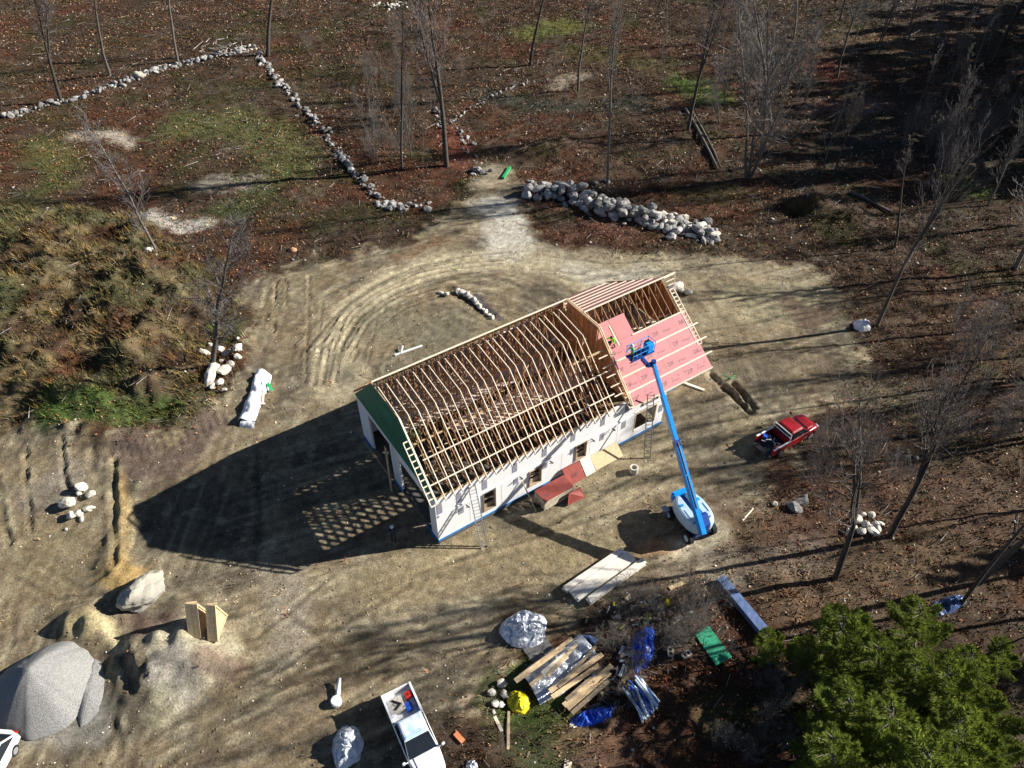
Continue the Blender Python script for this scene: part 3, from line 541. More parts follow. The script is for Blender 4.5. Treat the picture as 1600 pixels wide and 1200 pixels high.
MB().bar((16.9,-.5,zr(-.5)-.0),(25.3,-.5,zr(-.5)-.0),.05,.14).build('fascia_board', LUMW, H)
MB().bar((18.4, 3.3, zr(3.3)+.06), (18.4, 4.7, zr(4.7)+.06), .09, .04).build('toe_board', LUMW, H)
for j, (b0, b1, e) in enumerate([(6.12,7.4,25.0),(7.41,8.7,24.9),(8.71,10.0,24.4),(10.01,11.3,24.2),(11.31,12.7,23.6)]):
    a = 17.0; st = 2.0 if j % 2 else 3.2
    while a < e-.05:
        q = min(a+st, e); sheet(a+.005, q-.005, b0+.004, b1-.004, PINKSHADE); a = q; st = 3.1
for b in (7.0, 7.9, 8.8, 9.7, 10.7, 11.8): MB().bar((17.0, b, zr(b)+.07), (24.9-(b-6)*.12, b, zr(b)+.07), .1, .06).build('toe_board', LUMW, H)
MB().bar((17.0, RB, RZ+.03), (26.3, RB, RZ+.03), .08, .1).build('ridge_board', LUMW, H)
rake('rake_ladder', 25.0, .45, 1.2, 5.2, lambda b: zr(b)+.0, 15)
q = MB(); q.bar((26.3, RB, RZ), (25.45, 5.0, zr(5.0)), .05, .1)
for i in range(4): q.bar((25.1, RB-.05-.28*i, zr(RB-.28*i)-.03), (26.15-.22*i, RB-.05-.28*i, zr(RB-.28*i)-.03), .05, .08)
q.build('rake_ladder', LUMW, H)
for i in range(3): q = MB().prism([(24.95, .2+i*2.0, 5.0), (24.95, 2.18+i*2.0, 5.0), (24.95, 2.18+i*2.0, zr(2.18+i*2.0)-.1), (24.95, .2+i*2.0, zr(.2+i*2.0)-.1)], (.02,0,0)).build('strand_board_panel', OSB, H)
for i in range(3): q = MB().prism([(24.95, 6.2+i*2.0, 5.0), (24.95, 8.18+i*2.0, 5.0), (24.95, 8.18+i*2.0, zr(8.18+i*2.0)-.1), (24.95, 6.2+i*2.0, zr(6.2+i*2.0)-.1)], (.02,0,0)).build('strand_board_panel', OSB, H)
rake('rake_ladder', 17.05, -.38, -.45, 1.9, lambda b: zr(b)+.1, 8)
MB().bar((-.55, 6.15, 4.9), (-.7, 6.0, 0), .3, .05, up=(1,0,0)).build('leaning_plank', LUMD, H)
MB().bar((-.45, 6.4, 1.0), (-.45, 10.9, .9), .05, .14).build('guard_board', LUMD, H)

# ------------------------------------------------------------------ things against the front wall
def ladder(name, label, p0, p1, wdt, n, m=ALU, group=None, dbl=True):
    p0, p1 = Vector(p0), Vector(p1); t = thing(name, label, 'ladder', p0, 0, group); d = (p1-p0); side = d.cross(Vector((0,0,1))).normalized()*wdt/2; q0 = Vector((0,0,0)); nrm = side.cross(d).normalized()
    for s in (-1, 1): MB().bar(q0+side*s, d+side*s, .06, .10, up=nrm).build('rail', m, t)
    rg = MB().tube([(-.5,0,0),(.5,0,0)], .022, 6).mesh('rung', m)
    for i in range(n):
        o = link('rung', rg, t, d*((i+.6)/n)); o.scale = (wdt, 1, 1); o.rotation_euler = (0, 0, math.atan2(side.y, side.x))
    return t
b0 = GG(757, 856); ladder('extension_ladder', 'long aluminium ladder leaning on the white wall near the left corner of the house', b0, world(2.9, -.05, 4.55), .5, 19, ALU, None)
b0 = GG(1011, 716); ladder('extension_ladder', 'long aluminium ladder leaning up to the red roof edge of the house', b0, world(18.55, -.62, 5.3), .5, 20, ALU, None)
def lean_sheet(name, label, a0, a1, out, top, m, t=.02, cat='board', b_top=-.07, n=1, group=None):
    p = [(a0,-out,.02),(a1,-out,.02),(a1,b_top,top),(a0,b_top,top)]
    o = thing(name, label, cat, world(0,0,0), HA, group)
    for i in range(n): MB().prism([(x, y-.03*i, z) for x, y, z in p], (0,-t,t*.5)).build('sheet', m, o)
    return o
lean_sheet('plywood_sheet', 'pale yellow plywood sheet leaning on the wall crossed by a ladder shadow', 13.5, 16.2, .95, .8, LUM, cat='plywood', n=2)
lean_sheet('plywood_sheet', 'white board leaning on the wall between the red stack and the yellow plywood', 12.5, 13.42, 1.0, 1.0, LUMW, cat='board', n=2)
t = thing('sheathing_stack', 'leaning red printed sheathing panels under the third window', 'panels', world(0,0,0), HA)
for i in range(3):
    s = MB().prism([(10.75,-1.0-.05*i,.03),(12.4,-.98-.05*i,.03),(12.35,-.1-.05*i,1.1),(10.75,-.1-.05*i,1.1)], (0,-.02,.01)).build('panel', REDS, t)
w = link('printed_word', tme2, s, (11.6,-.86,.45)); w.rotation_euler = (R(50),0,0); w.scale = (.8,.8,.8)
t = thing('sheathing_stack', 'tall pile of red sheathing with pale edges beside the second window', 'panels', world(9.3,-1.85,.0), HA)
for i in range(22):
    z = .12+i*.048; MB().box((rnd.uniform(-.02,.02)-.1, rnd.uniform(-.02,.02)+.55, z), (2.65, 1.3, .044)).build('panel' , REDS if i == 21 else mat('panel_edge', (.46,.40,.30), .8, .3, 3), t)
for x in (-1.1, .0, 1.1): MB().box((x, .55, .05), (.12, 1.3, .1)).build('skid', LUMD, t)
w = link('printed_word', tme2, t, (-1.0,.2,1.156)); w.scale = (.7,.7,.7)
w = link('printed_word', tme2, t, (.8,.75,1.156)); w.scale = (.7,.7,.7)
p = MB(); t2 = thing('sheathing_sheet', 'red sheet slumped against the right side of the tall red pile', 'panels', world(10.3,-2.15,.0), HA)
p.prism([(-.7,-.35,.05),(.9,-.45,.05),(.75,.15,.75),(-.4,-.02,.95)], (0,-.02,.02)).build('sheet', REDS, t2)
c0 = GG(827, 790); t = thing('scrap_heap', 'dark heap of offcuts beside the left end of the red pile', 'scrap heap', c0)
for i in range(18):
    a = rnd.uniform(0, 6.28); r_ = rnd.uniform(0, .8); q = Vector((math.cos(a)*r_, math.sin(a)*r_, .08+rnd.random()*.3)); an = rnd.uniform(0, 3.1)
    MB().bar(q, q+Vector((math.cos(an), math.sin(an), rnd.uniform(-.15,.3)))*rnd.uniform(.4,1.1), .12, .03).build('offcut', LUMD if i % 3 else DARKM, t)
b0 = GG(838, 800); t = thing('brace_pole', 'thin timber pole leaning on the wall by the scrap heap', 'pole', b0)
MB().bar((0,0,0), world(7.1,-.1,2.2)-b0, .06, .09).build('pole', LUMD, t)
c0 = GG(990, 737); t = thing('concrete_pipe', 'short round concrete pipe standing alone on the dirt in front of the house', 'pipe', c0)
q = MB(); secs = []
for r_, z in ((.34,0),(.34,.55),(.22,.55),(.22,.05)): secs.append([(r_*math.cos(k*math.pi/8), r_*math.sin(k*math.pi/8), z) for k in range(16)])
q.loft(secs, cap=False).build('pipe_shell', STONEP, t)
for i, (u, v) in enumerate([(1087,606),(1080,603)]):
    c0 = GG(u, v); t = thing('timber_offcut', ['pair of pale boards lying under the far right roof corner, right one','pale board lying under the far right roof corner, left one'][i], 'board', c0, HA-1.1)
    MB().box((0,0,.08),(1.5,.2,.1)).build('board', LUMW, t)
c0 = GG(1142, 592); t = thing('bent_conduit', 'small bent green plastic frame on the ground right of the red roof', 'frame', c0)
MB().tube([(-.6,.35,.12),(0,-.1,.1),(.4,.3,.15)], .05, 6).build('bent_tube', mat('green_plastic', (.03,.35,.12), .4), t)

# ------------------------------------------------------------------ boom lift
base = GG(1077, 820); t = LIFT = thing('boom_lift', 'blue boom lift with pale rounded body reaching over the red roof', 'boom lift', base, R(-65))
LZ = 1.5
ch = MB().box((0,0,.75),(3.3,1.5,.55)); ch.build('chassis', BLUED, t, bevel=.08)
for x in (-1.35, 1.35):
    for y in (-1.15, 1.15):
        w_ = MB().tube([(x,y-.22,.58),(x,y+.22,.58)], [.58,.58], 20).build('wheel', RUB, t, bevel=.04)
        MB().tube([(x,y-.235,.58),(x,y+.235,.58)], [.3,.3], 14).build('rim', BLUEW, w_)
    MB().bar((x,-1.0,.58),(x,1.0,.58),.16,.16).build('axle', DARKM, t)
MB().tube([(0,0,1.0),(0,0,1.25)], [.75,.75], 20).build('turntable_ring', DARKM, t)
# turret body: rounded plan hoods either side of the boom slot
def hood(side):
    secs = []
    for z, k in ((1.25,.92),(1.9,.95),(2.2,.88),(2.3,.76)):
        pts = []
        for i in range(13):
            a = math.pi*i/12; x = 1.95*math.cos(a)*k; y = (.34+1.05*math.sin(a)**.75*k)*side; pts.append((x+.05, y, z))
        secs.append(pts)
    return MB().loft(secs)
for s in (-1, 1):
    hd = hood(s).build('hood', BLUEW, t, smooth=False, bevel=.05); 
    MB().box((.35,s*.9,2.31),(.9,.06,.03)).build('vent', BLUED, hd); MB().box((-.6,s*.8,2.31),(.25,.3,.05)).build('latch_panel', BLUE, hd)
    MB().box((1.3, s*.5, 2.32), (.06,.9 if s<0 else .5,.1)).build('hood_trim', DARKM, hd)
MB().box((.05,0,1.5),(3.6,.62,.5)).build('turret_frame', BLUED, t, bevel=.04)
MB().prism([(1.95,-.3,1.3),(1.95,-.3,2.3),(1.3,-.3,2.9),(1.0,-.3,2.8),(.9,-.3,1.3)], (0,.6,0)).build('mast', BLUED, t); t.scale = (.86,.86,.9)
MB().tube([(1.4,-.36,2.5),(1.4,.36,2.5)], .14, 12).build('pivot_pin', DARKM, t)
MB().box((-2.0,.0,1.75),(.5,1.5,.9)).build('counterweight', BLUE, t, bevel=.12)
MB().box((-1.5,-1.65,1.3),(.6,.5,.06)).build('step', ALU, t); MB().bar((-1.4,-1.5,.3),(-1.4,-1.5,1.3),.5,.04).build('access_ladder', ALU, t)
# the boom itself, in world axes (child of the lift by its own frame)
inv = Matrix.Translation(base) @ Matrix.Rotation(R(-65), 4, 'Z') @ Matrix.Diagonal((.86,.86,.9,1)); inv = inv.inverted()
def tl(p): return inv @ Vector(p)
pv = Vector(tl(G(1096, 826, 2.6))); tip = Vector(tl(G(1021, 568, 8.9)))
mid = pv+(tip-pv)*.5
MB().bar(pv-(tip-pv).normalized()*.5, mid, .44, .60).build('boom_section', BLUE, t, bevel=.03)
MB().bar(mid-(tip-pv)*.03, pv+(tip-pv)*.8, .36, .50).build('boom_section', BLUE, t, bevel=.03)
MB().bar(pv+(tip-pv)*.78, tip, .29, .38).build('boom_section', BLUE, t, bevel=.03)
MB().bar(mid-(tip-pv)*.02, mid+(tip-pv)*.02, .46, .60).build('boom_collar', BLUED, t)
for k in (.1, .3): MB().tube([pv+(tip-pv)*k+Vector((0,0,.36)), pv+(tip-pv)*(k+.19)+Vector((0,0,.36))], .045, 6).build('hydraulic_hose', DARKM, t)
MB().tube([pv+Vector((0,0,-.7)), pv+(tip-pv)*.2+Vector((0,0,-.25))], .12, 10).build('lift_cylinder', ALU, t)
j1 = Vector(tl(G(1012, 571, 8.9))); j2 = Vector(tl(G(1003, 560, 8.6)))
MB().bar(tip, j1, .24, .34).build('jib', BLUED, t); MB().bar(j1, j2, .24, .34).build('jib', BLUED, t)
MB().tube([tip-Vector((0,0,.3)), tip+Vector((0,0,.3))], .22, 10).build('jib_pivot', BLUED, t)
pc = G(1000, 553, 8.0); plat = link('platform', None, t); plat.location = tl(pc); plat.rotation_euler = (0, 0, HA-R(-65))
f = MB().box((0,0,.0),(2.5,.95,.08)).build('platform_floor', BLUED, plat)
fr = MB()
for x in (-1.22,-.4,.4,1.22):
    for y in (-.46,.46): fr.tube([(x,y,0),(x,y,1.1)], .028, 6)
for z in (.55, 1.1): fr.tube([(-1.22,-.46,z),(1.22,-.46,z),(1.22,.46,z),(-1.22,.46,z),(-1.22,-.46,z)], .03, 6)
fr.build('guard_rail', BLUE, plat)
MB().box((.75,-.15,.55),(.75,.7,.9)).build('control_box', BLUE, plat, bevel=.08); MB().box((.75,.1,1.02),(.5,.25,.06)).build('control_panel', DARKM, plat)
for i in range(7): MB().bar((-1.1+.14*i,-.4,.1+.03*i),(-.5+.12*i,.42,.14+.05*i),.07,.03).build('stored_bar', [ALU, BLUED, DARKM][i % 3], plat)

# ------------------------------------------------------------------ vehicles (x forward)
def wheels(t, xs, tr_, r_=.4, rimm=ALU):
    for x in xs:
        for s in (-1, 1):
            w_ = MB().tube([(x, s*tr_-.13, r_), (x, s*tr_+.13, r_)], [r_, r_], 22).build('wheel', RUB, t, bevel=.04)
            MB().tube([(x, s*tr_-.14, r_), (x, s*tr_+.14, r_)], [r_*.6]*2, 14).build('rim', rimm, w_)
def rsec(x, hw, z0, z1, r_=.16, n=4):            # rounded-top section at x
    p = [(x, -hw, z0)]
    for k in range(n+1):
        a = math.pi/2*k/n; p.append((x, -hw+r_*(1-math.cos(a)), z1-r_*(1-math.sin(a))))
    for k in range(n+1):
        a = math.pi/2*(1-k/n); p.append((x, hw-r_*(1-math.cos(a)), z1-r_*(1-math.sin(a))))
    p.append((x, hw, z0)); return p
def quad(pts, name, m, par, th=.012):
    a, b_, c = (Vector(pts[i]) for i in (0, 1, 2)); nn = (b_-a).cross(c-a).normalized()
    return MB().prism([Vector(p)-nn*th*.5 for p in pts], nn*th).build(name, m, par)
def greenhouse(t, x0, x1, x2, x3, hwb, hwt, zb, zt, paint, rear=True, mid=None):
    # x0 rear base, x1 rear roof, x2 front roof, x3 windscreen base
    g = MB().loft([[(x0,-hwb,zb),(x3,-hwb,zb),(x3,hwb,zb),(x0,hwb,zb)], [(x1,-hwt,zt-.05),(x2,-hwt,zt-.05),(x2,hwt,zt-.05),(x1,hwt,zt-.05)]]).build('cab_pillars', paint, t)
    rf = MB().loft([[(x1-.03,-hwt-.02,zt-.05),(x2+.05,-hwt-.02,zt-.05),(x2+.05,hwt+.02,zt-.05),(x1-.03,hwt+.02,zt-.05)], [(x1+.1,-hwt+.12,zt+.03),(x2-.1,-hwt+.12,zt+.03),(x2-.1,hwt-.12,zt+.03),(x1+.1,hwt-.12,zt+.03)]]).build('roof', mat('frosted_white', (.80,.84,.88), .3, .06, 3, col2=(.42,.60,.78)) if paint is WHT else paint, t, bevel=.03)
    L_ = lambda a, b_, k: tuple(a[i]+(b_[i]-a[i])*k for i in range(3))
    def pane(a, b_, c, d, name, m_=.08, out=.02):   # a,b bottom c,d top
        ce = [sum(q[i] for q in (a,b_,c,d))/4 for i in range(3)]
        pts = [L_(q, ce, m_*1.2) for q in (a,b_,c,d)]
        cc = Vector(((x0+x3)/2, 0, (zb+zt)/2)); nn = (Vector(b_)-Vector(a)).cross(Vector(d)-Vector(a)).normalized()
        if nn.dot(Vector(ce)-cc) < 0: nn = -nn
        return quad([Vector(p)+nn*out for p in pts], name, GLASS, t)
    pane((x3,-hwb,zb),(x3,hwb,zb),(x2,hwt,zt-.05),(x2,-hwt,zt-.05), 'windscreen', .05)
    pane((x0,hwb,zb),(x0,-hwb,zb),(x1,-hwt,zt-.05),(x1,hwt,zt-.05), 'rear_window', .1)
    for s in (-1, 1):
        md = mid or (x0+x3)/2; mt = x1+(x2-x1)*(md-x0)/(x3-x0)
        pane((x0,s*hwb,zb),(md,s*hwb,zb),(mt,s*hwt,zt-.05),(x1,s*hwt,zt-.05), 'side_window', .09)
        pane((md,s*hwb,zb),(x3,s*hwb,zb),(x2,s*hwt,zt-.05),(mt,s*hwt,zt-.05), 'side_window', .09)
def pickup(name, label, p_rear, p_front, paint, L=5.6, Wd=1.95, crew=False, rack=False, rails=None):
    a = Vector(p_rear); d = Vector(p_front)-a; an = math.atan2(d.y, d.x); dn = Vector((math.cos(an), math.sin(an), 0)); c = a+dn*(L/2); c.z = gz(c.x, c.y)
    t = thing(name, label, 'pickup truck', c, an); hw = Wd/2; xr, xf = -L/2, L/2; cb = xr+L*(.36 if not crew else .30); cw = xf-L*.25
    mb = MB()
    mb.loft([rsec(cb-.02, hw, .45, 1.12, .08), rsec(cw, hw, .45, 1.14, .1), rsec(cw+.5, hw-.01, .45, 1.12, .2), rsec(xf-.35, hw-.06, .48, 1.04, .24), rsec(xf-.08, hw-.16, .52, .92, .2), rsec(xf, hw-.28, .58, .8, .1)]).build('body', paint, t)
    MB().loft([rsec(cw+.1, hw-.3, 1.1, 1.19, .06), rsec(cw+.7, hw-.33, 1.08, 1.155, .05), rsec(xf-.4, hw-.42, .98, 1.06, .04)]).build('bonnet', paint, t)
    for s in (-1, 1):
        MB().prism([(xr, s*hw, .5),(cb, s*hw, .5),(cb, s*hw, 1.15),(xr, s*hw, 1.15)], (0, -s*.12, 0)).build('bed_side', paint, t, bevel=.03)
        MB().box(((xr+cb)/2, s*(hw-.06), 1.165), (cb-xr-.03, .13, .03)).build('bed_rail', rails or paint, t)
        MB().box((xr+.9, s*(hw-.3), .7), (.95, .28, .4)).build('wheel_arch', paint, t, bevel=.06)
        MB().tube([(cw+.15, s*hw, 1.15),(cw+.15, s*(hw+.22), 1.2)], .03, 6).build('mirror', paint, t); MB().box((cw+.15, s*(hw+.25), 1.25), (.1,.2,.26)).build('mirror', paint, t, bevel=.03)
        MB().box((xf-.1, s*(hw-.32), .83), (.22,.3,.16)).build('headlight', mat('lamp_glass', (.8,.85,.9), .15, .05, 2), t)
        MB().box((xr-.005, s*(hw-.07), .95), (.05,.12,.3)).build('taillight', mat('red_lens', (.5,.01,.01), .2, .05, 2), t)
        MB().box(((cb+cw)/2+.1, s*(hw+.012), .8), (.14,.02,.03)).build('door_handle', DARKM, t)
    MB().box(((xr+cb)/2, 0, .62), (cb-xr-.1, Wd-.24, .08)).build('bed_floor', rails and DARKM or paint, t)
    (MB().box((xr-.22, 0, .62), (.5, Wd-.3, .06)) if rails else MB().box((xr+.03, 0, .87), (.07, Wd-.24, .56))).build('tailgate', DARKM if rails else paint, t, bevel=.02)
    MB().box((cb-.05, 0, .9), (.06, Wd-.26, .5)).build('bed_front', paint, t)
    MB().box((xr-.14, 0, .52), (.16, Wd-.1, .16)).build('rear_bumper', ALU, t, bevel=.03); MB().box((xf+.02, 0, .5), (.18, Wd-.5, .2)).build('front_bumper', ALU, t, bevel=.05)
    MB().box((xf-.02, 0, .76), (.06, Wd-.9, .16)).build('grille', DARKM, t)
    greenhouse(t, cb+.02, cb+.2, cw-.75, cw+.08, hw-.06, hw-.2, 1.11, 1.8, paint)
    wheels(t, (xr+.95, xf-.95), hw-.1)
    if rack:
        r = MB(); r.tube([(cb-.12,-hw+.06,1.15),(cb-.12,-hw+.1,1.86),(cb-.12,hw-.1,1.86),(cb-.12,hw-.06,1.15)], .04, 6)
        r.tube([(cb-.12,-hw+.1,1.5),(cb-.12,hw-.1,1.5)], .03, 6); r.build('cab_rack', rails, t)
    return t, c, an
def truck_pt(c, an, x, y, z): return Vector((c.x+math.cos(an)*x-math.sin(an)*y, c.y+math.sin(an)*x+math.cos(an)*y, c.z+z))
T1, c1, a1 = pickup('pickup_truck', 'white pickup truck with tools in its open bed, at the bottom of the yard', G(622,1093), G(668,1200), WHT, 5.5, 1.88)
T2, c2, a2 = pickup('pickup_truck', 'bright red pickup truck with pale bed rails parked right of the house', G(1190,708), G(1262,668), REDP, 5.3, 1.95, rack=True, rails=WHT)
def small(name, label, cat, loc, rz, parts, group=None):
    t = thing(name, label, cat, loc, rz, group)
    for nm, mb, m in parts: mb.build(nm, m, t)
    return t
bed = [( 'tool_case','open grey tool case full of fittings in the white pickup bed','tool case', -1.9,-.25,MB().box((0,0,.2),(.9,.75,.3)),STONEP),
 ('fuel_can','red fuel can in the white pickup bed','fuel can', -2.1,.55,MB().box((0,0,.22),(.38,.42,.44)),mat('red_plastic',(.5,.03,.02),.4)),
 ('tool_bag','blue tool bag in the white pickup bed','bag', -1.5,.3,MB().box((0,0,.15),(.5,.35,.28)),TARPB)]
for nm, lb, ct, x, y, mb, m in bed: small(nm, lb, ct, truck_pt(c1, a1, x, y, .67), a1, [('shell', mb, m)] + ([('contents', MB().tube([(-.3,-.2,.36),(.1,.2,.4),(.3,-.2,.38)], .06, 6), DARKM)] if nm == 'tool_case' else []) + [('handle', MB().tube([(-.12,0,.38),(0,0,.5),(.12,0,.38)], .02, 5), DARKM)])
q = MB()
for i in range(14): 
    p = Vector((rnd.uniform(-.5,.5), rnd.uniform(-.7,.5), rnd.uniform(.1,.4))); q.bar(p, p+Vector((rnd.uniform(-.4,.4), rnd.uniform(-.3,.3), rnd.uniform(-.1,.2))), .08, .05)
small('tool_heap', 'jumble of grey tools at the tail of the red pickup bed', 'tools', truck_pt(c2, a2, -2.0, -.2, .67), a2, [('tools', q, ALU)])
small('paint_bucket', 'blue bucket at the tail of the red pickup bed', 'bucket', truck_pt(c2, a2, -1.9, .6, .67), a2, [('bucket_shell', MB().tube([(0,0,0),(0,0,.4)], [.16,.2], 14), TARPB), ('bucket_lid', MB().tube([(0,0,.4),(0,0,.43)], [.21,.21], 14), TARPB)])
# white estate car, only its tail in view at the lower left corner
cr = G(10, 1150); cr = Vector((cr.x+.12, cr.y-2.3, 0)); cr.z = gz(cr.x, cr.y)
t = thing('parked_car', 'white car cut off by the lower left corner, its tail towards the sand heap', 'car', cr, R(-94))
MB().loft([rsec(-2.3,.62,.5,.95,.15), rsec(-2.15,.86,.4,1.02,.2), rsec(-1.2,.92,.4,1.05,.14), rsec(1.0,.92,.4,1.02,.14), rsec(1.9,.85,.42,.92,.2), rsec(2.25,.6,.5,.75,.12)]).build('body', WHT, t)
greenhouse(t, -2.05, -1.35, .3, 1.2, .84, .66, 1.0, 1.58, WHT); wheels(t, (-1.4, 1.4), .82, .34)
for s in (-1, 1): MB().box((-2.2, s*.66, .88), (.16,.3,.18)).build('taillight', MATS['red_lens'], t); MB().box((.75, s*1.0, 1.05), (.12,.2,.12)).build('mirror', WHT, t)
MB().box((-2.33,0,.5),(.12,1.4,.2)).build('rear_bumper', DARKM, t)

# ------------------------------------------------------------------ people
def person(label, loc, rz, J, cols, hat=None, hatm=None):
    """J: joint dict in metres, local x = facing"""
    names = list(J); idx = {k: i for i, k in enumerate(names)}
    E_ = [('pel','chest'),('chest','neck'),('neck','head'),('chest','shL'),('chest','shR'),('shL','elL'),('elL','haL'),('shR','elR'),('elR','haR'),('pel','hipL'),('pel','hipR'),('hipL','knL'),('knL','ftL'),('hipR','knR'),('knR','ftR'),('ftL','toL'),('ftR','toR')]
    rad = dict(pel=.15,chest=.16,neck=.06,head=.095,shL=.075,shR=.075,elL=.045,elR=.045,haL=.035,haR=.035,hipL=.1,hipR=.1,knL=.065,knR=.065,ftL=.045,ftR=.045,toL=.04,toR=.04)
    me_ = bpy.data.meshes.new('b'); me_.from_pydata([J[k] for k in names], [(idx[a], idx[b_]) for a, b_ in E_], [])
    o = bpy.data.objects.new('b', me_); COL.objects.link(o); md = o.modifiers.new('s', 'SKIN'); sv = me_.skin_vertices[0].data
    for k in names: sv[idx[k]].radius = (rad[k], rad[k]*(.8 if k in ('pel','chest') else 1))
    sv[idx['pel']].use_root = True; o.modifiers.new('u', 'SUBSURF').levels = 1
    bpy.context.view_layer.update(); bme = bpy.data.meshes.new_from_object(o.evaluated_get(bpy.context.evaluated_depsgraph_get())); bpy.data.objects.remove(o); bme.name = 'body'
    t = thing('person', label, 'person', loc, rz)
    bme.materials.clear()
    for m in cols: bme.materials.append(m)
    segs = [(Vector(J[a]), Vector(J[b_]), m) for a, b_, m in [('neck','head',0),('chest','neck',1),('pel','chest',1),('chest','shL',1),('chest','shR',1),('shL','elL',1),('shR','elR',1),('elL','haL',0),('elR','haR',0),('pel','hipL',2),('pel','hipR',2),('hipL','knL',2),('knL','ftL',2),('hipR','knR',2),('knR','ftR',2),('ftL','toL',3),('ftR','toR',3)]]
    for p in bme.polygons:
        c = p.center; best = min(segs, key=lambda q: (c-(q[0]+(q[1]-q[0])*max(0, min(1, (c-q[0]).dot(q[1]-q[0])/(q[1]-q[0]).length_squared)))).length)
        p.material_index = best[2]; p.use_smooth = True
    link('body', bme, t)
    h = Vector(J['head'])
    MB().tube([h+Vector((0,0,-.05)), h+Vector((0,0,.02)), h+Vector((0,0,.09)), h+Vector((0,0,.13))], [.11,.125,.10,.03], 12).build('helmet' if hat else 'hair', hatm or DARKM, t, smooth=True)
    if hat: MB().tube([h+Vector((.03,0,-.01)), h+Vector((.03,0,.01))], [.16,.16], 14).build('helmet_brim', hatm, t)
    f = MB(); f.box(h+Vector((.10,0,-.02)), (.04,.025,.04)); f.build('nose', cols[0], t)
    for s, k, e in ((1,'haL','elL'),(-1,'haR','elR')):
        d = (Vector(J[k])-Vector(J[e])).normalized(); q = Vector(J[k]); sd_ = d.orthogonal().normalized(); fb = MB()
        for i in range(4): 
            b0_ = q+sd_*(-.03+.02*i)+d*.03; ln = (.07,.085,.08,.06)[i]; fb.tube([b0_, b0_+d*ln*.5, b0_+d*ln+Vector((0,0,-.02))], [.011,.010,.007], 5)
        fb.tube([q-sd_*.03, q-sd_*.06+d*.03, q-sd_*.065+d*.06], [.013,.011,.008], 5); fb.build('hand', cols[0], t)
    return t
SKIN = mat('skin', (.45,.26,.18), .6); HIV = mat('hi_vis_green', (.30,.85,.06), .6); JEAN = mat('dark_trousers', (.02,.022,.035), .8); BOOT = mat('boots', (.03,.02,.015), .8); NAVY = mat('navy_jacket', (.03,.04,.08), .8)
squat = dict(pel=(-.1,0,.42),chest=(.15,0,.78),neck=(.26,0,.95),head=(.36,0,1.08),shL=(.18,.2,.85),shR=(.18,-.2,.85),elL=(.4,.3,.62),elR=(.38,-.42,.68),haL=(.6,.2,.42),haR=(.6,-.55,.58),hipL=(-.1,.11,.4),hipR=(-.1,-.11,.4),knL=(.32,.26,.42),knR=(.25,-.3,.3),ftL=(.02,.24,.08),ftR=(-.2,-.26,.08),toL=(.2,.26,.05),toR=(-.02,-.28,.05))
stand = dict(pel=(0,0,.95),chest=(.03,0,1.32),neck=(.05,0,1.5),head=(.08,0,1.65),shL=(.03,.2,1.42),shR=(.03,-.2,1.42),elL=(.08,.28,1.14),elR=(.12,-.28,1.15),haL=(.3,.2,1.0),haR=(.34,-.2,1.08),hipL=(0,.1,.92),hipR=(0,-.1,.92),knL=(.05,.12,.5),knR=(-.02,-.12,.5),ftL=(0,.13,.08),ftR=(-.08,-.13,.08),toL=(.17,.14,.05),toR=(.1,-.14,.05))
person('worker in bright green shirt crouching on the red roof', world(17.95, 3.55, zr(3.55)-.12), HA+R(200), squat, [SKIN, HIV, JEAN, BOOT])
person('worker in green vest standing in the blue lift platform', G(986,566,8.05), HA+R(160), stand, [SKIN, mat('green_vest',(.08,.55,.25),.7), JEAN, BOOT], True, mat('white_helmet',(.7,.8,.85),.4))
person('person in dark clothes with a pale cap standing in the house shadow', GG(616,846), R(100), stand, [SKIN, NAVY, JEAN, BOOT], True, MATS['white_helmet'])

# ------------------------------------------------------------------ stones
def rock_mesh(seed, name, m, sub=2, rough=.28, flat=.72):
    import bmesh
    bm = bmesh.new(); bmesh.ops.create_icosphere(bm, subdivisions=sub, radius=.5); o = Vector((seed*3.7, seed*1.3, 0)); r = random.Random(seed)
    pl = [(Vector((r.gauss(0,1), r.gauss(0,1), r.gauss(0,1))).normalized(), r.uniform(.32,.45)) for _ in range(9)]
    sx, sy = r.uniform(.9,1.35), r.uniform(.75,1.0)
    for v in bm.verts:
        for nn, dd in pl:
            q = v.co.dot(nn)
            if q > dd: v.co -= nn*(q-dd)*.9
        v.co *= 1+rough*mnoise.noise(v.co*2.3+o)+rough*.35*mnoise.noise(v.co*7+o); v.co.x *= sx; v.co.y *= sy; v.co.z *= flat
    me_ = bpy.data.meshes.new(name); bm.to_mesh(me_); bm.free(); me_.materials.append(m); return me_
ROCKS = [rock_mesh(i+1, 'stone', STONE, 2) for i in range(8)]; ROCKP = [rock_mesh(i+21, 'stone', STONEP, 2) for i in range(5)]
BIG = rock_mesh(55, 'boulder', mat('boulder_rock', (.42,.39,.32), .9, .35, 1.2, .6, 6, col2=(.24,.23,.20)), 4, .35, .75)
def put_rock(p, s, par=None, pool=ROCKS, off=Vector((0,0,0))):
    o = link('stone', rnd.choice(pool), par, Vector(p)-off); o.rotation_euler = (rnd.uniform(-.5,.5), rnd.uniform(-.5,.5), rnd.uniform(0,6.28)); k = rnd.uniform(.85,1.15); o.scale = (s*k, s/k, s*rnd.uniform(.8,1.1)); return o
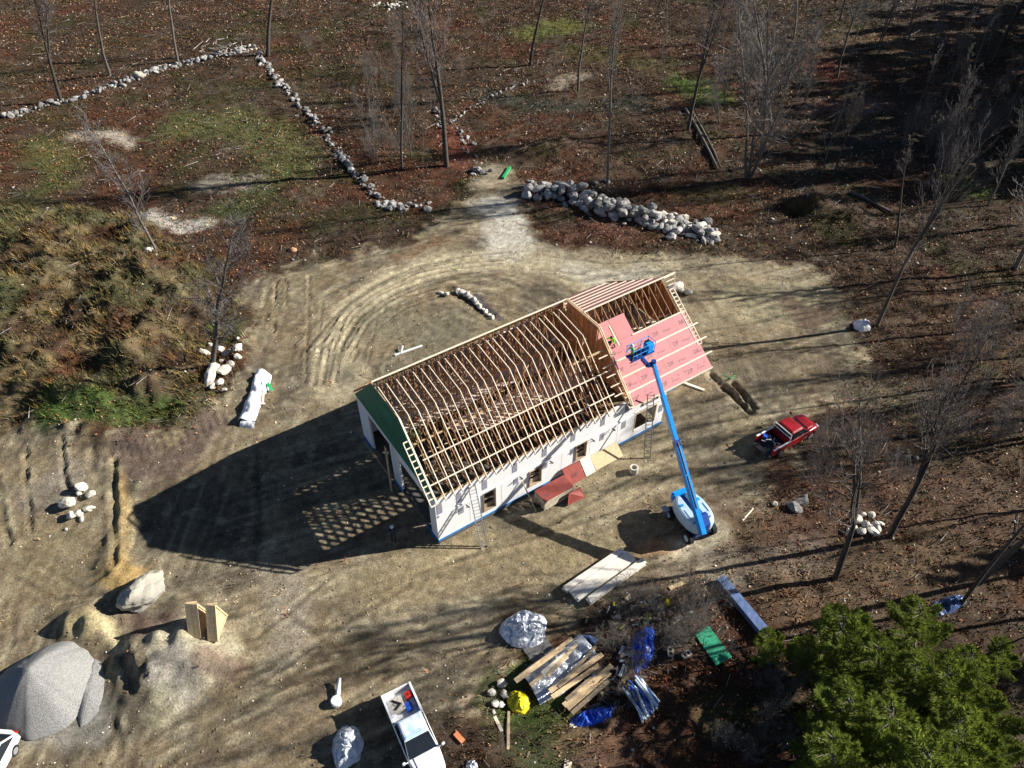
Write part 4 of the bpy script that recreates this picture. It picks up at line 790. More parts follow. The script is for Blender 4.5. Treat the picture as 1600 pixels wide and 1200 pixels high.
def stone_wall(name, label, path, nst, wdt, s0, s1, layers=2, pool=ROCKS, cat='stone wall'):
    P = [GG(*p) for p in path]; ln = [(P[i+1]-P[i]).length for i in range(len(P)-1)]; T = sum(ln); base_ = P[0]; t = thing(name, label, cat, base_)
    for k in range(nst):
        d = T*(k+rnd.random())/nst; i = 0
        while i < len(ln)-1 and d > ln[i]: d -= ln[i]; i += 1
        dr = (P[i+1]-P[i]).normalized(); p = P[i]+dr*d; lat = rnd.gauss(0, wdt*.6); p = p+Vector((-dr.y, dr.x, 0))*lat; s = s0*.7+(s1*1.1-s0*.7)*rnd.random()**1.6
        hgt = max(0, (1-abs(lat)/wdt))*rnd.choice(range(layers))*s0*.75
        p.z = gz(p.x, p.y)+s*.12+hgt; put_rock(p, s, t, pool, base_)
    return t
stone_wall('stone_wall', 'long dry stone wall running along the top left field edge', [(-6,188),(60,170),(110,158),(165,140),(215,120),(270,104),(330,90),(398,76)], 190, .75, .45, .95)
stone_wall('stone_wall', 'dry stone wall running diagonally from the wall corner down to the yard', [(402,84),(425,118),(455,150),(490,185),(515,222),(545,260),(575,290),(592,312),(605,325)], 170, .6, .4, .85)
stone_wall('stone_pile', 'scatter of stones at the lower end of the diagonal wall', [(596,318),(620,328),(650,322),(672,318)], 34, 1.0, .35, .95, 1, cat='stone pile')
stone_wall('stone_wall', 'ruined stone wall behind the grey saplings at top centre', [(680,170),(690,200),(720,180),(770,150),(815,132),(840,128)], 90, .7, .25, .55)
stone_wall('stone_pile', 'small heap of stones below the ruined wall, above the green tube', [(712,200),(725,225),(738,250),(748,275)], 20, .9, .35, .8, 1, cat='stone pile')
stone_wall('rubble_ridge', 'big ridge of grey boulders behind the house, its left half in shade', [(822,298),(860,300),(905,312),(950,328),(985,340),(1010,345)], 125, 1.9, .7, 1.5, 3, cat='stone pile')
stone_wall('rubble_ridge', 'pale sunlit boulder heap ending the stone ridge behind the house', [(1005,340),(1040,350),(1080,360),(1120,370)], 120, 1.7, .5, 1.2, 3, ROCKS[:4]+ROCKP[:2], cat='stone pile')
t = stone_wall('brush_pile', 'bleached brush and stone heap where the two stone walls meet', [(365,80),(385,74),(400,78)], 22, .8, .3, .6, 2, ROCKP, cat='brush pile')
for i in range(60):
    p = Vector((rnd.gauss(-1.5,2.2), rnd.gauss(-.5,1.6), rnd.uniform(.1,.8))); a = rnd.uniform(0,3.14)
    MB().tube([p, p+Vector((math.cos(a), math.sin(a), rnd.uniform(-.3,.3)))*rnd.uniform(.6,2)], [.05,.02], 4).build('dead_stick', mat('bleached_stick', (.5,.46,.42), .9), t)
stone_wall('stone_pile', 'bleached stone and brush patch at the very top left of centre', [(578,8),(600,12),(640,6)], 36, 1.6, .3, .7, 2, ROCKP, cat='stone pile')
c0 = GG(228, 935); bo = link('boulder', BIG); bo.location = c0+Vector((0,0,.75)); bo.scale = (3.6,2.7,2.7); bo.rotation_euler = (.25,.1,1.1); tag(bo, 'largest boulder in the yard, left of the triangular lumber stack', 'boulder')
c0 = GG(218, 122); bo = link('boulder', BIG); bo.location = c0+Vector((0,0,.4)); bo.scale = (2.0,1.5,1.5); bo.rotation_euler = (.2,.3,.4); tag(bo, 'round pale boulder set in the top left stone wall', 'boulder')
def rocks(name, label, pts, pool=ROCKP, cat='stones'):
    b_ = GG(pts[0][0], pts[0][1]); t = thing(name, label, cat, b_)
    for u, v, s in pts: p = GG(u, v); p.z += s*.25; put_rock(p, s, t, pool, b_)
rocks('stone_pile', 'small group of pale boulders on the left dirt field', [(130,765,1.0),(124,772,.5),(143,775,.9),(108,790,1.2),(113,808,1.0),(124,804,.75),(137,798,.7),(144,795,.6),(128,812,.45),(104,828,.3)], cat='stone pile')
rocks('stone_pile', 'pale stones and slabs at the foot of the bushy bare tree by the white tarp', [(320,552,.8),(345,548,.7),(355,555,.9),(372,547,1.0),(372,560,.7),(347,566,.6),(338,578,1.4),(352,582,1.5),(330,590,1.6),(360,572,.9),(345,600,.9),(334,606,.8),(350,610,.5),(330,540,.5),(372,530,.4)], cat='stone pile')
rocks('stone_pile', 'two pale stones at the foot of the forked bare tree on the left', [(232,393,.9),(240,390,.8),(245,402,.7),(243,406,.6)])
rocks('stone_row', 'row of white stones along the sandy track behind the house', [(689,459,.5),(697,461,.6),(717,458,.7),(723,460,.9),(729,463,.8),(735,466,.6),(741,470,.75),(745,475,.6),(749,480,.65),(754,485,.5),(759,489,.6),(764,494,.5),(769,498,.5),(738,468,.4)], cat='stones')
rocks('stone_pair', 'white stones beside the far right roof ladder', [(1054,452,1.3),(1062,455,.9),(1074,459,1.0)], cat='stones')
rocks('stone_pile', 'four pale rocks in shade beside the yellow plastic', [(783,1069,.6),(768,1083,.6),(788,1087,.55),(774,1101,.5),(784,1103,.5)], ROCKP, cat='stone pile')
rocks('stone_pile', 'pale stones under the big bare tree on the right', [(1338,815,.9),(1347,805,.6),(1360,806,.6),(1332,825,.6),(1352,822,.8),(1368,826,1.0),(1362,832,.9),(1345,832,.7),(1376,820,.5),(1325,830,.5)], cat='stone pile')
rocks('stone_pair', 'two bluish grey stones right of the lift on leafy ground', [(1240,795,1.0),(1252,786,.9),(1257,778,.5)], ROCKS, cat='stones')
rocks('stone', 'single pale stone between the lift and the bluish stones', [(1209,789,.5)], cat='stone')
rocks('stone_pile', 'grey rocks near the green tube behind the house', [(745,268,1.2),(752,272,.8),(740,275,.7),(766,268,.5)], ROCKS, cat='stone pile')
rocks('stone_pair', 'two dark rocks above the boulder ridge', [(930,288,.8),(948,285,.7)], ROCKS, cat='stones')

# ------------------------------------------------------------------ draped sheets and heaps
def blob(name, label, cat, u, v, rx, ry, h, m, seed=1, rz=0, wr=.12, n=40, fold=7, asp=None, kind_sharp=1.0, lump=.5):
    c = GG(u, v); t = link(name, None) if False else None
    vs, fs = [], []; 
    for i in range(n+1):
        r_ = i/n
        for k in range(n*2):
            a = math.pi*k/n; e = 1+.16*mnoise.noise(Vector((math.cos(a)*1.3+seed, math.sin(a)*1.3, seed)))+.05*mnoise.noise(Vector((math.cos(a)*4+seed, math.sin(a)*4, seed)))
            x, y = math.cos(a)*rx*r_*e, math.sin(a)*ry*r_*e
            z = h*(1-r_**(2.2*kind_sharp))*(.8+lump*mnoise.noise(Vector((x*.9, y*.9, seed)))) 
            q3 = Vector((x*1.5+seed, y*1.5, 0)); q3 += Vector((mnoise.noise(q3*1.1), mnoise.noise(q3*1.1+Vector((7,0,0))), 0))*.8; z += wr*(1-r_*.7)*(max(0, 1-3.2*abs(mnoise.noise(q3)))*1.1 + max(0, 1-3.5*abs(mnoise.noise(q3*2.4)))*.5)
            X_, Y_ = c.x+x*math.cos(rz)-y*math.sin(rz), c.y+x*math.sin(rz)+y*math.cos(rz)
            vs.append((x, y, z+.01))
    for i in range(n):
        for k in range(n*2):
            k2 = (k+1) % (n*2); fs.append((i*2*n+k, (i+1)*2*n+k, (i+1)*2*n+k2, i*2*n+k2))
    o = MB().add(vs, fs).build(name, m, None, smooth=True, loc=c, fixn=False); o.rotation_euler = (0,0,rz); tag(o, label, cat); return o
SAND = mat('pale_sand', (.29,.285,.275), .95, .3, 9.0, .8, 22)
blob('sand_heap', 'large pale grey sand heap at the lower left', 'sand heap', 72, 1075, 3.3, 3.0, 3.1, SAND, 4, .3, .0, 70, 5, kind_sharp=.62, lump=.03)
blob('sand_heap', 'pale tongue of sand spilling off the right side of the big heap', 'sand heap', 146, 1075, .8, 2.3, .45, SAND, 9, .2, .02, 24)
blob('plastic_bundle', 'silvery plastic covered round pile on the open dirt', 'covered pile', 820, 984, 1.55, 1.3, .9, SILV, 6, .2, .28, 56, 9)
blob('plastic_bundle', 'crumpled bluish silver plastic bundle beside the white pickup', 'covered pile', 543, 1168, .95, 1.25, .8, SILV, 12, .1, .3, 44, 7)
blob('yellow_plastic', 'crumpled bright yellow plastic sheet at the end of the lumber heap', 'plastic sheet', 811, 1098, .7, .75, .5, YEL, 15, .2, .3, 30, 6)
blob('blue_tarp', 'crumpled bright blue tarp behind the lumber heap', 'tarp', 1003, 1015, .75, 1.7, .55, TARPB, 18, -.35, .4, 44, 8)
blob('blue_tarp', 'crumpled blue tarp strip at the foot of the lumber heap', 'tarp', 925, 1122, 1.7, .5, .35, TARPB, 22, .35, .35, 40, 9)
blob('blue_tarp', 'dark blue tarp beyond the evergreen on the right', 'tarp', 1480, 947, 1.6, .5, .4, mat('navy_tarp', (.06,.10,.22), .3, .3, 3, .5, 4), 25, .4, .3, 32, 6)
blob('white_bag', 'white filled bag beside the leaning bare tree on the right', 'bag', 1346, 511, .85, .75, .9, PLASW, 28, .2, .15, 30, 4)
blob('clear_plastic', 'small scrap of clear plastic at the bottom edge right of the white pickup', 'plastic sheet', 738, 1195, .35, .45, .2, SILV, 31, 0, .2, 20, 5)
blob('orange_spoil', 'small orange clay clod at the edge of the woods', 'soil clod', 457, 391, .5, .4, .3, mat('orange_clay', (.45,.24,.14), .95), 33, 0, .1, 14)
# white wrapped bundle
c0 = GG(396, 626); t = thing('wrapped_bundle', 'long white wrapped bundle with boards lying left of the house', 'wrapped bundle', c0)
def strip(path, w0, w1, h, m, nm, par, n=26, seed=3):
    vs, fs = [], []; M_ = 9
    for i in range(n+1):
        k = i/n*(len(path)-1); j = min(int(k), len(path)-2); f = k-j; a = Vector(path[j]); b_ = Vector(path[j+1]); p = a.lerp(b_, f); d = (b_-a).normalized(); sd_ = Vector((-d.y, d.x, 0)); w = (w0+(w1-w0)*i/n)*(1+.25*mnoise.noise(p*1.2+Vector((seed,0,0))))
        for q in range(M_+1):
            s = q/M_*2-1; vs.append(p+sd_*(w*s)+Vector((0,0,h*(1-abs(s)**3)*(.8+.4*mnoise.noise(p*2+Vector((s,seed,0))))+.06*mnoise.noise((p+sd_*s)*6)+.01)))
    for i in range(n):
        for q in range(M_): fs.append((i*(M_+1)+q, (i+1)*(M_+1)+q, (i+1)*(M_+1)+q+1, i*(M_+1)+q+1))
    return MB().add(vs, fs).build(nm, m, par, smooth=True, fixn=False)
L0 = lambda u, v: GG(u, v)-c0
strip([L0(409,583), L0(402,610), L0(394,635), L0(384,662)], .55, .75, .65, PLASW, 'wrapping', t); strip([L0(415,588), L0(414,605), L0(408,615)], .5, .4, .5, PLASW, 'wrapping', t, 14, 8); strip([L0(380,660), L0(392,663), L0(400,664)], .5, .4, .5, PLASW, 'wrapping', t, 12, 12)
for a_, b_ in (((401,624),(398,650)),((413,614),(411,634)),((404,634),(415,633))): MB().bar(L0(*a_)+Vector((0,0,.25)), L0(*b_)+Vector((0,0,.15)), .14, .1).build('board', LUMW, t)
MB().add([L0(421,602)+Vector((0,0,.5)), L0(429,612)+Vector((0,0,.2)), L0(424,614)+Vector((0,0,.25)), L0(418,607)+Vector((0,0,.45))], [(0,1,2,3)]).build('green_flap', mat('green_plastic', (.03,.35,.12), .4), t)
# lumber stacks
STKM = mat('planed_lumber', (.86,.80,.70), .6, .1, 5, rand=.1)
def bundle(label, p0, p1, nw, nh, bw, bh, m, name='lumber_stack', cat='lumber stack', gap=.012, jit=.08, group=None):
    a, b_ = GG(*p0), GG(*p1); d = b_-a; an = math.atan2(d.y, d.x); L_ = d.length; c = (a+b_)/2; t = thing(name, label, cat, c, an, group)
    bm_ = MB().box((0,0,0), (L_, bw, bh)).mesh('board', m)
    for x in (-L_*.35, 0, L_*.35): MB().box((x,0,.05), (.1, nw*(bw+gap)+.1, .1)).build('skid', LUMD, t)
    for j in range(nh):
        for i in range(nw):
            o = link('board', bm_, t, (rnd.uniform(-jit,jit), (i-(nw-1)/2)*(bw+gap), .1+bh*(j+.5)+.002*j)); o.scale = (1-rnd.random()*.04, 1, 1)
    return t
bundle('narrow pale lumber stack, farthest of the three in front of the lift', (881,926), (972,864), 2, 6, .2, .06, STKM)
bundle('widest pale lumber stack, the middle one of the three in front of the lift', (895,936), (986,872), 4, 5, .22, .06, STKM)
bundle('pale lumber stack nearest the brush, front one of the three before the lift', (918,944), (1005,881), 2, 6, .22, .06, STKM)
# stacked wall frames (triangular lumber stack)
c0 = GG(322, 985); t = thing('frame_stack', 'upright stack of pale lumber frames beside the largest boulder', 'lumber stack', c0, R(-4)); t.scale = (1.2,1.2,1.15)
for i, x in enumerate((-.6,-.47,-.34,-.21,-.08,.42,.55,.68,.81)):
    q = MB(); lean = .25 if i < 5 else .1; h_ = 2.3
    a, b_, c_ = Vector((x,-.6,.05)), Vector((x+.0,.9,.05)), Vector((x-lean*.5,.5,h_-.4)); q.bar(a, b_, .14, .07, up=(1,0,0)); q.bar(a, c_, .09, .15, up=(1,0,0)); q.bar(b_, c_, .09, .15, up=(1,0,0)); q.bar((a+c_)/2, (b_+c_)/2, .07, .1, up=(1,0,0)); q.prism([a+Vector((0,.1,.1)), b_+Vector((0,-.1,.1)), c_+Vector((0,0,-.15))], (.02,0,0)); q.build('frame', LUM, t)
    if i in (0, 5): MB().bar(c_, c_+Vector((.5,.1,.0)), .12, .05).build('tie', LUM, t)
# lumber heap on silver plastic
c0 = GG(880, 1055); t = thing('lumber_heap', 'heap of boards on silver plastic sheeting below the round covered pile', 'lumber heap', c0)
L0 = lambda u, v, z=0: GG(u, v, z)-c0
strip([L0(829,1078), L0(855,1058), L0(885,1035), L0(918,1010)], 1.15, 1.0, .75, SILV, 'plastic_sheet', t, 50, 5)
strip([L0(836,1090), L0(870,1072), L0(895,1052)], .6, .8, .45, SILV, 'plastic_sheet', t, 30, 17)
strip([L0(905,1005), L0(918,1002), L0(932,1008)], .5, .4, .45, mat('navy_tarp', (.06,.10,.22), .3), 'plastic_sheet', t, 14, 21)
HB = [((805,1075),(880,1020),.32,.95,LUM),((818,1062),(868,1028),.22,.9,LUM),((852,1036),(893,1006),.22,.75,LUM),((828,1082),(852,1062),.2,1.0,LUM),((848,1066),(884,1036),.45,1.02,LUMW),((855,1068),(900,1018),.2,1.05,LUM),((858,1088),(940,1030),.3,.7,LUM),((862,1096),(935,1046),.28,.6,LUM),((872,1082),(930,1018),.18,.75,LUMD),((880,1108),(955,1045),.3,.5,LUM),((886,1112),(952,1056),.3,.42,LUM),((884,1100),(940,1050),.25,.55,LUMD),((893,1118),(950,1068),.25,.3,LUMD)]
for p, q, w_, z, m in HB: MB().bar(L0(*p)+Vector((0,0,z)), L0(*q)+Vector((0,0,z+rnd.uniform(-.1,.1))), w_, .06).build('board', m, t)
# loose boards etc
def board(label, p0, p1, w_, h_, m, z=.03, name='loose_board', cat='board', z2=None, group=None):
    a, b_ = GG(*p0), GG(*p1); c = (a+b_)/2; t = MB().bar(a-c+Vector((0,0,z+h_/2)), b_-c+Vector((0,0,(z if z2 is None else z2)+h_/2)), w_, h_).build(name, m, None, loc=c); return tag(t, label, cat, group)
board('long pale board lying below the blue tarp strip at the bottom edge', (896,1132), (886,1205), .42, .08, LUMW)
board('grey narrow board lying below the yellow plastic', (795,1112), (794,1172), .16, .05, LUMD)
board('short pale board left of the grey narrow board', (773,1120), (784,1143), .2, .05, LUMW)
board('orange board offcut right of the white pickup', (711,1146), (724,1160), .3, .12, mat('orange_board', (.55,.18,.08), .7))
board('thin white batten on leafy ground right of the lift', (1160,814), (1177,795), .1, .05, LUMW)
board('long dark blue wrapped beam lying above the evergreen', (1124,908), (1200,1000), .65, .5, mat('blue_wrap', (.12,.18,.34), .3, .35, 2, .3, 3), cat='beam', name='wrapped_beam')
board('white pipe length lying on the dirt behind the house', (617,556), (660,541), .14, .12, WHT, name='white_pipe', cat='pipe'); board('short white pipe stub standing off the long white pipe', (627,554), (630,545), .12, .12, WHT, name='white_pipe', cat='pipe', z2=.3)
board('bright green tube on the ground left of the boulder ridge', (786,280), (797,263), .3, .25, mat('green_plastic', (.03,.35,.12), .4), name='green_tube', cat='tube')
board('yellowish plank near the brush tangle', (1046,920), (1070,910), .28, .05, LUM)
c0 = GG(1113, 1011); pts = [GG(*p)-c0+Vector((0,0,.12)) for p in ((1085,992),(1107,980),(1143,1028),(1118,1042))]
tag(MB().prism(pts, (0,0,.04)).build('green_sheet', mat('green_board', (.03,.30,.17), .5, .1, 2), None, loc=c0), 'flat green board lying left of the evergreen', 'board')
c0 = GG(842, 1016); pts = [GG(*p)-c0+Vector((0,0,.06)) for p in ((817,1016),(852,994),(866,1016),(834,1038))]
tag(MB().prism(pts, (0,0,.03)).build('grey_sheet', mat('grey_board', (.17,.165,.16), .8, .2, 2), None, loc=c0), 'flat grey board lying below the round covered pile', 'board')
for i, (u, v) in enumerate([(1072,1024),(1047,1020)]):
    c0 = GG(u, v); t = thing('concrete_block', ['pale concrete block left of the green board','grey concrete block farther left of the green board'][i], 'block', c0, .5+i)
    q = MB()
    for y in (-.15, .15): q.box((0,y,.12), (.6,.06,.24))
    for x in (-.27,0,.27): q.box((x,0,.12), (.06,.24,.24))
    q.build('block_shell', STONEP, t)
for nm_, lb_, (u0, v0), sp_, n_, ms_ in (('scrap_heap','messy dark heap of offcuts and hoses between the lumber heap and the pipe bundle',(945,1075),(1.6,1.3),46,(LUMD, DARKM, LUM, SILV, LUMD, BARKD)),('scrap_heap','scatter of coloured building scraps in the brush above the blue tarp',(1000,960),(3.0,1.4),54,(WHT, MATS['green_board'], LUM, YEL, SILV, LUMD)),('scrap_heap','torn dark sheeting and offcuts between the board heap and the blue tarp',(978,1030),(1.0,1.6),30,(LUMD, SILV, DARKM, BARK))):
    c0 = GG(u0, v0); t = thing(nm_, lb_, 'scrap heap', c0)
    for i in range(n_):
        q = Vector((rnd.gauss(0, sp_[0]*.5), rnd.gauss(0, sp_[1]*.5), .05+rnd.random()*.25)); an = rnd.uniform(-.2, 1.6); L_ = rnd.uniform(.2, 1.1 if ms_[0] is LUMD else .6); MB().bar(q, q+Vector((math.cos(an), math.sin(an), rnd.uniform(-.1,.25)))*L_, rnd.uniform(.04,.22), .03).build('scrap', rnd.choice(ms_), t)
# bundle of pipes
c0 = GG(1000, 1102); t = thing('pipe_bundle', 'fan of white and blue plastic pipes beside the brush tangle', 'pipes', c0)
for i in range(20):
    a = GG(968+rnd.uniform(-3,22)+i*1.1, 1082-i*1.2+rnd.uniform(-3,3))-c0; b_ = GG(1004+i*1.35, 1130-i*1.5+rnd.uniform(-4,4))-c0; z = .08+rnd.random()*.35
    MB().tube([a+Vector((0,0,z)), b_+Vector((0,0,z*.8))], .075, 8).build('pipe', [WHT, WHT, mat('blue_pipe', (.05,.12,.45), .4), mat('pale_pipe', (.45,.6,.7), .4)][i % 4], t)
c0 = GG(955, 1082); t = thing('hose_coil', 'black hose coil in the brush beside the pipes', 'hose', c0)
for i in range(5): MB().tube([(math.cos(k/24*6.283)*(.55+.09*i), math.sin(k/24*6.283)*(.5+.09*i), .08+.05*i+.03*math.sin(k*.9)) for k in range(25)], .04, 5).build('loop', RUB, t)
# survey post with bucket
c0 = GG(526, 1098); t = thing('white_post', 'white post with round cap and its spoil line on the open dirt', 'post', c0)
MB().tube([(0,0,0),(0,0,.35)], [.34,.34], 14).build('cap', PLASW, t, bevel=.05); MB().tube([(0,.1,.05),(.02,.7,.2),(.0,1.4,.3)], [.16,.14,.1], 8).build('stem', PLASW, t)
# fallen logs
def log(label, pts, r0, r1, m=BARK, group=None):
    P = [GG(*p)+Vector((0,0,r0)) for p in pts]; c = P[0]; q = MB().tube([p-c for p in P], [r0+(r1-r0)*i/(len(P)-1) for i in range(len(P))], 8).build('fallen_log', m, None, loc=c, smooth=True); tag(q, label, 'log', group)
log('left one of two parallel fallen logs leading down to the many-stemmed tree', [(1070,172),(1090,205),(1108,240),(1120,265)], .22, .16); log('right one of two parallel fallen logs leading down to the many-stemmed tree', [(1078,170),(1098,205),(1116,240),(1125,262)], .16, .1)
log('fallen log right of the brushy mound', [(1328,302),(1350,312),(1372,324),(1392,334)], .2, .16); log('pale fallen branch high on the right', [(1400,66),(1420,58),(1442,46)], .18, .06)
log('fallen log across the shade at the top right', [(1325,82),(1365,76),(1400,66)], .18, .14)

# ------------------------------------------------------------------ bare trees: templates 10 m tall, each a trunk mesh and a crown mesh
def bare_template(seed, f0=.4, nb=24, blen=.30, ang=38, stems=1, fork=None, sub=5, rt=.15, dark=False, rtw=.014):
    r = random.Random(seed); T_, C_ = MB(), MB()
    def path(p, d, L_, n, wob, trop):
        pts = [p.copy()]; d = d.normalized()
        for i in range(n):
            d = (d+Vector((r.gauss(0,wob), r.gauss(0,wob), r.gauss(0,wob)*.6+trop))).normalized(); p = p+d*(L_/n); pts.append(p.copy())
        return pts
    def at(pts, f): k = f*(len(pts)-1); i = min(int(k), len(pts)-2); return pts[i].lerp(pts[i+1], k-i), (pts[i+1]-pts[i]).normalized()
    def out(d, a):
        o = d.orthogonal().normalized(); o.rotate(Matrix.Rotation(r.uniform(0, 6.283), 3, d)); return (d*math.cos(a)+o*math.sin(a)).normalized()
    leaders = []
    for s_i in range(stems):
        a = r.uniform(0, 6.283); lean = 0 if stems == 1 else r.uniform(.12, .34)
        h = 10*(1 if s_i == 0 else r.uniform(.7,.95)); P = path(Vector((0,0,-.15)) if stems == 1 else Vector((math.cos(a)*.12, math.sin(a)*.12,-.15)), Vector((math.cos(a)*lean, math.sin(a)*lean, 1)), h, 14, .055 if stems == 1 else .07, .05)
        R0 = rt*(1 if stems == 1 else .6); rs = [max(rtw, R0*(1-i/14)**.85+.006) for i in range(15)]; T_.tube(P, rs, 7, cap=False); leaders.append((P, R0, f0))
    if fork:
        for q in range(fork): 
            p, d = at(leaders[0][0], r.uniform(.3,.45)); P = path(p, out(d, R(r.uniform(14,26))), 10*r.uniform(.45,.6), 10, .04, .09); T_.tube(P, [max(rtw, rt*.62*(1-i/10)+.006) for i in range(11)], 6, cap=False); leaders.append((P, rt*.62, .15))
    for P, R0, g0 in leaders:
        for i in range(int(nb/(1 if len(leaders) == 1 else .55*len(leaders)))):
            f = g0+(1-g0)*((i+r.random())/nb*(1 if len(leaders) == 1 else .55*len(leaders))); f = min(f, .99); p, d = at(P, f); L_ = 10*blen*(1-.62*(f-g0)/(1-g0+1e-6))*r.uniform(.55,1.15)
            B = path(p, out(d, R(ang+r.uniform(-12,16))), L_, 6, .10, .09); rb = max(rtw*1.3, R0*.30*(1-f*.55)); C_.tube(B, [max(rtw, rb*(1-k/6.5)) for k in range(7)], 4, cap=False)
            for j in range(sub):
                p2, d2 = at(B, r.uniform(.2,.97)); L2 = L_*r.uniform(.25,.55); S = path(p2, out(d2, R(r.uniform(25,50))), L2, 4, .12, .08); C_.tube(S, [max(rtw*.8, rb*.42*(1-k/5)) for k in range(5)], 3, cap=False)
                for q in range(3):
                    p3, d3 = at(S, r.uniform(.2,1)); C_.tube(path(p3, out(d3, R(r.uniform(20,50))), L2*r.uniform(.35,.7), 2, .12, .08), [rtw*.8, rtw*.6, rtw*.35], 3, cap=False)
    return T_.mesh('trunk', BARKD if dark else BARK, True), C_.mesh('crown', TWIG if not dark else mat('dark_twig', (.12,.10,.09), .9, .25, 4, rand=.2), True)
TP = {'forest': bare_template(3, .5, 26, .20, 34, dark=False), 'forest2': bare_template(8, .42, 30, .24, 40, fork=1, dark=True), 'pole': bare_template(12, .68, 16, .16, 34, rt=.12, dark=True),
      'young': bare_template(17, .16, 44, .24, 38, sub=6, rt=.11), 'bushy': bare_template(23, .10, 30, .34, 34, stems=4, sub=5, rt=.12), 'big': bare_template(31, .25, 20, .40, 46, fork=3, sub=4, rt=.2, dark=True), 'sapling': bare_template(37, .2, 16, .2, 26, sub=3, rt=.06, rtw=.016), 'twiggy': bare_template(41, .06, 22, .42, 42, stems=5, sub=4, rt=.07, rtw=.018)}
def ray_at_y(u, v, Y):
    x, y = u-800, v-600; t = Y/(FPX*_c - y*_s); return Vector((t*x, Y, CAMH-t*(FPX*_s+y*_c)))
def place_tree(kind, base_, top, label, cat='bare tree', group=None, name='bare_tree', girth=1.0):
    d = Vector(top)-Vector(base_); h = d.length; t = link(name, None); t.location = base_
    q = d.to_track_quat('Z', 'Y'); t.rotation_mode = 'QUATERNION'; from_spin = Matrix.Rotation(rnd.uniform(0, 6.28), 4, 'Z').to_quaternion(); t.rotation_quaternion = q @ from_spin
    k = h/10; t.scale = (k*girth, k*girth, k); tag(t, label, cat, group)
    a, b_ = TP[kind]; link('trunk', a, t); link('crown', b_, t); return t
def tree(u, v, u2, v2, kind, label, girth=1.0, cat='bare tree', group=None, name='bare_tree'):
    b_ = GG(u, v); tp = ray_at_y(u2, v2, b_.y); return place_tree(kind, b_, tp, label, cat, group, name, girth)
tree(95,158,25,-70,'forest2','bare tree rising from the far left end of the top left stone wall',.9)
tree(172,118,118,-90,'forest','second bare tree from the left along the top left stone wall',.8)
tree(278,97,236,-100,'forest','third bare tree from the left, standing just behind the stone wall',.8)
tree(418,88,402,-120,'pole','thick bare trunk standing by the corner where the stone walls meet',1.5)
tree(245,395,182,165,'young','forked bare tree standing left in the brown field with stones at its foot',.9)
tree(333,575,278,325,'young','bushy bare tree with stones at its foot, left of the white wrapped bundle',1.3)
tree(698,260,676,-90,'forest2','tall grey forked tree left of the track, over rust red shrubs',.9)
tree(628,262,604,-40,'pole','thin dark bare tree inside the grey sapling thicket',.6)
tree(828,102,838,-120,'pole','straight bare trunk at the top centre with no branches in view',1.1)
tree(903,142,916,-70,'forest','bare tree over the pale grassy patch at the top centre',.7)
tree(948,302,974,-40,'forest','thin dark tree rising from the middle of the boulder ridge',.5)
tree(1075,203,1128,-90,'forest2','leaning bare tree at the upper end of the fallen logs',.7)
tree(1168,276,1225,-60,'bushy','large many-stemmed bare tree at the foot of the fallen logs',1.0)
tree(1205,212,1222,-50,'young','dense grey bare tree just behind the many-stemmed tree',1.1)
tree(1284,272,1330,100,'sapling','thin sapling left of the dark hollow on the upper right',.8)
tree(1308,122,1345,-60,'forest','bare tree beside the red shrubs at the upper right',.8)
tree(1398,388,1450,215,'pole','slender dark trunk above the leaning tree on the right',.9)
tree(1370,508,1500,190,'big','leaning bare tree rising beside the white bag',.5)
tree(1420,64,1450,-110,'forest','bare tree by the pale fallen branch at the top right',.8)
tree(1550,98,1650,-110,'forest2','leaning trunk at the far top right corner',1.0)
tree(1240,60,1262,-90,'forest','bare tree at the top, right of the dense grey crowns',.8)
tree(1040,70,1050,-90,'sapling','slim bare tree at the top, right of the straight trunk',.8)
tree(1305,905,1430,600,'big','big spreading bare tree right of the lift with stones at its foot',.6)
tree(1390,838,1560,520,'forest2','dark leaning tree right of the big spreading bare tree',.75)
tree(1500,945,1700,640,'pole','large dark trunk leaning out over the right edge',.6)
tree(1500,1045,1720,900,'pole','lowest dark trunk leaning over the right edge beside the evergreen',.6)
tree(1585,420,1680,120,'young','bare tree standing at the right edge behind the leafy clearing')
tree(1105,945,1125,895,'twiggy','low twiggy shrub between the brush tangle and the blue beam',.8,'shrub',None,'bare_shrub')
# sapling thickets: every stem a thing of its own
def thicket(n, box, hmin, hmax, kinds, label, group, cat='sapling', lean=.12, girth=1.0):
    for i in range(n):
        u, v = rnd.uniform(box[0], box[2]), rnd.uniform(box[1], box[3]); b_ = GG(u, v); h = rnd.uniform(hmin, hmax)
        place_tree(rnd.choice(kinds), b_, b_+Vector((rnd.gauss(0,lean)*h, rnd.gauss(0,lean)*h, h)), label, cat, group, 'sapling', girth)
thicket(46, (555,150,690,262), 3.5, 7.5, ['sapling','sapling','young'], 'thin grey bare sapling in the thicket right of the diagonal stone wall', 'saplings of the thicket by the diagonal wall')
thicket(16, (1120,60,1260,200), 5, 10, ['sapling','young','bushy'], 'pale grey bare stem in the dense clump at the upper right', 'stems of the dense upper right clump')
thicket(22, (1400,180,1560,300), 3.5, 6.5, ['bushy','twiggy'], 'grey bushy bare sapling in the shade on the upper right', 'bushy saplings in the upper right shade')
thicket(16, (840,90,1040,200), 3, 6, ['sapling'], 'small bare sapling in the shaded strip at the top centre', 'saplings in the shaded strip')
thicket(22, (1470,480,1600,700), 3, 6, ['twiggy','young'], 'grey twiggy sapling along the right edge', 'twiggy saplings along the right edge')
thicket(14, (1260,680,1400,760), 2.0, 3.6, ['twiggy','bushy'], 'low bare shrub right of the red pickup', 'bare shrubs right of the red pickup', 'shrub')
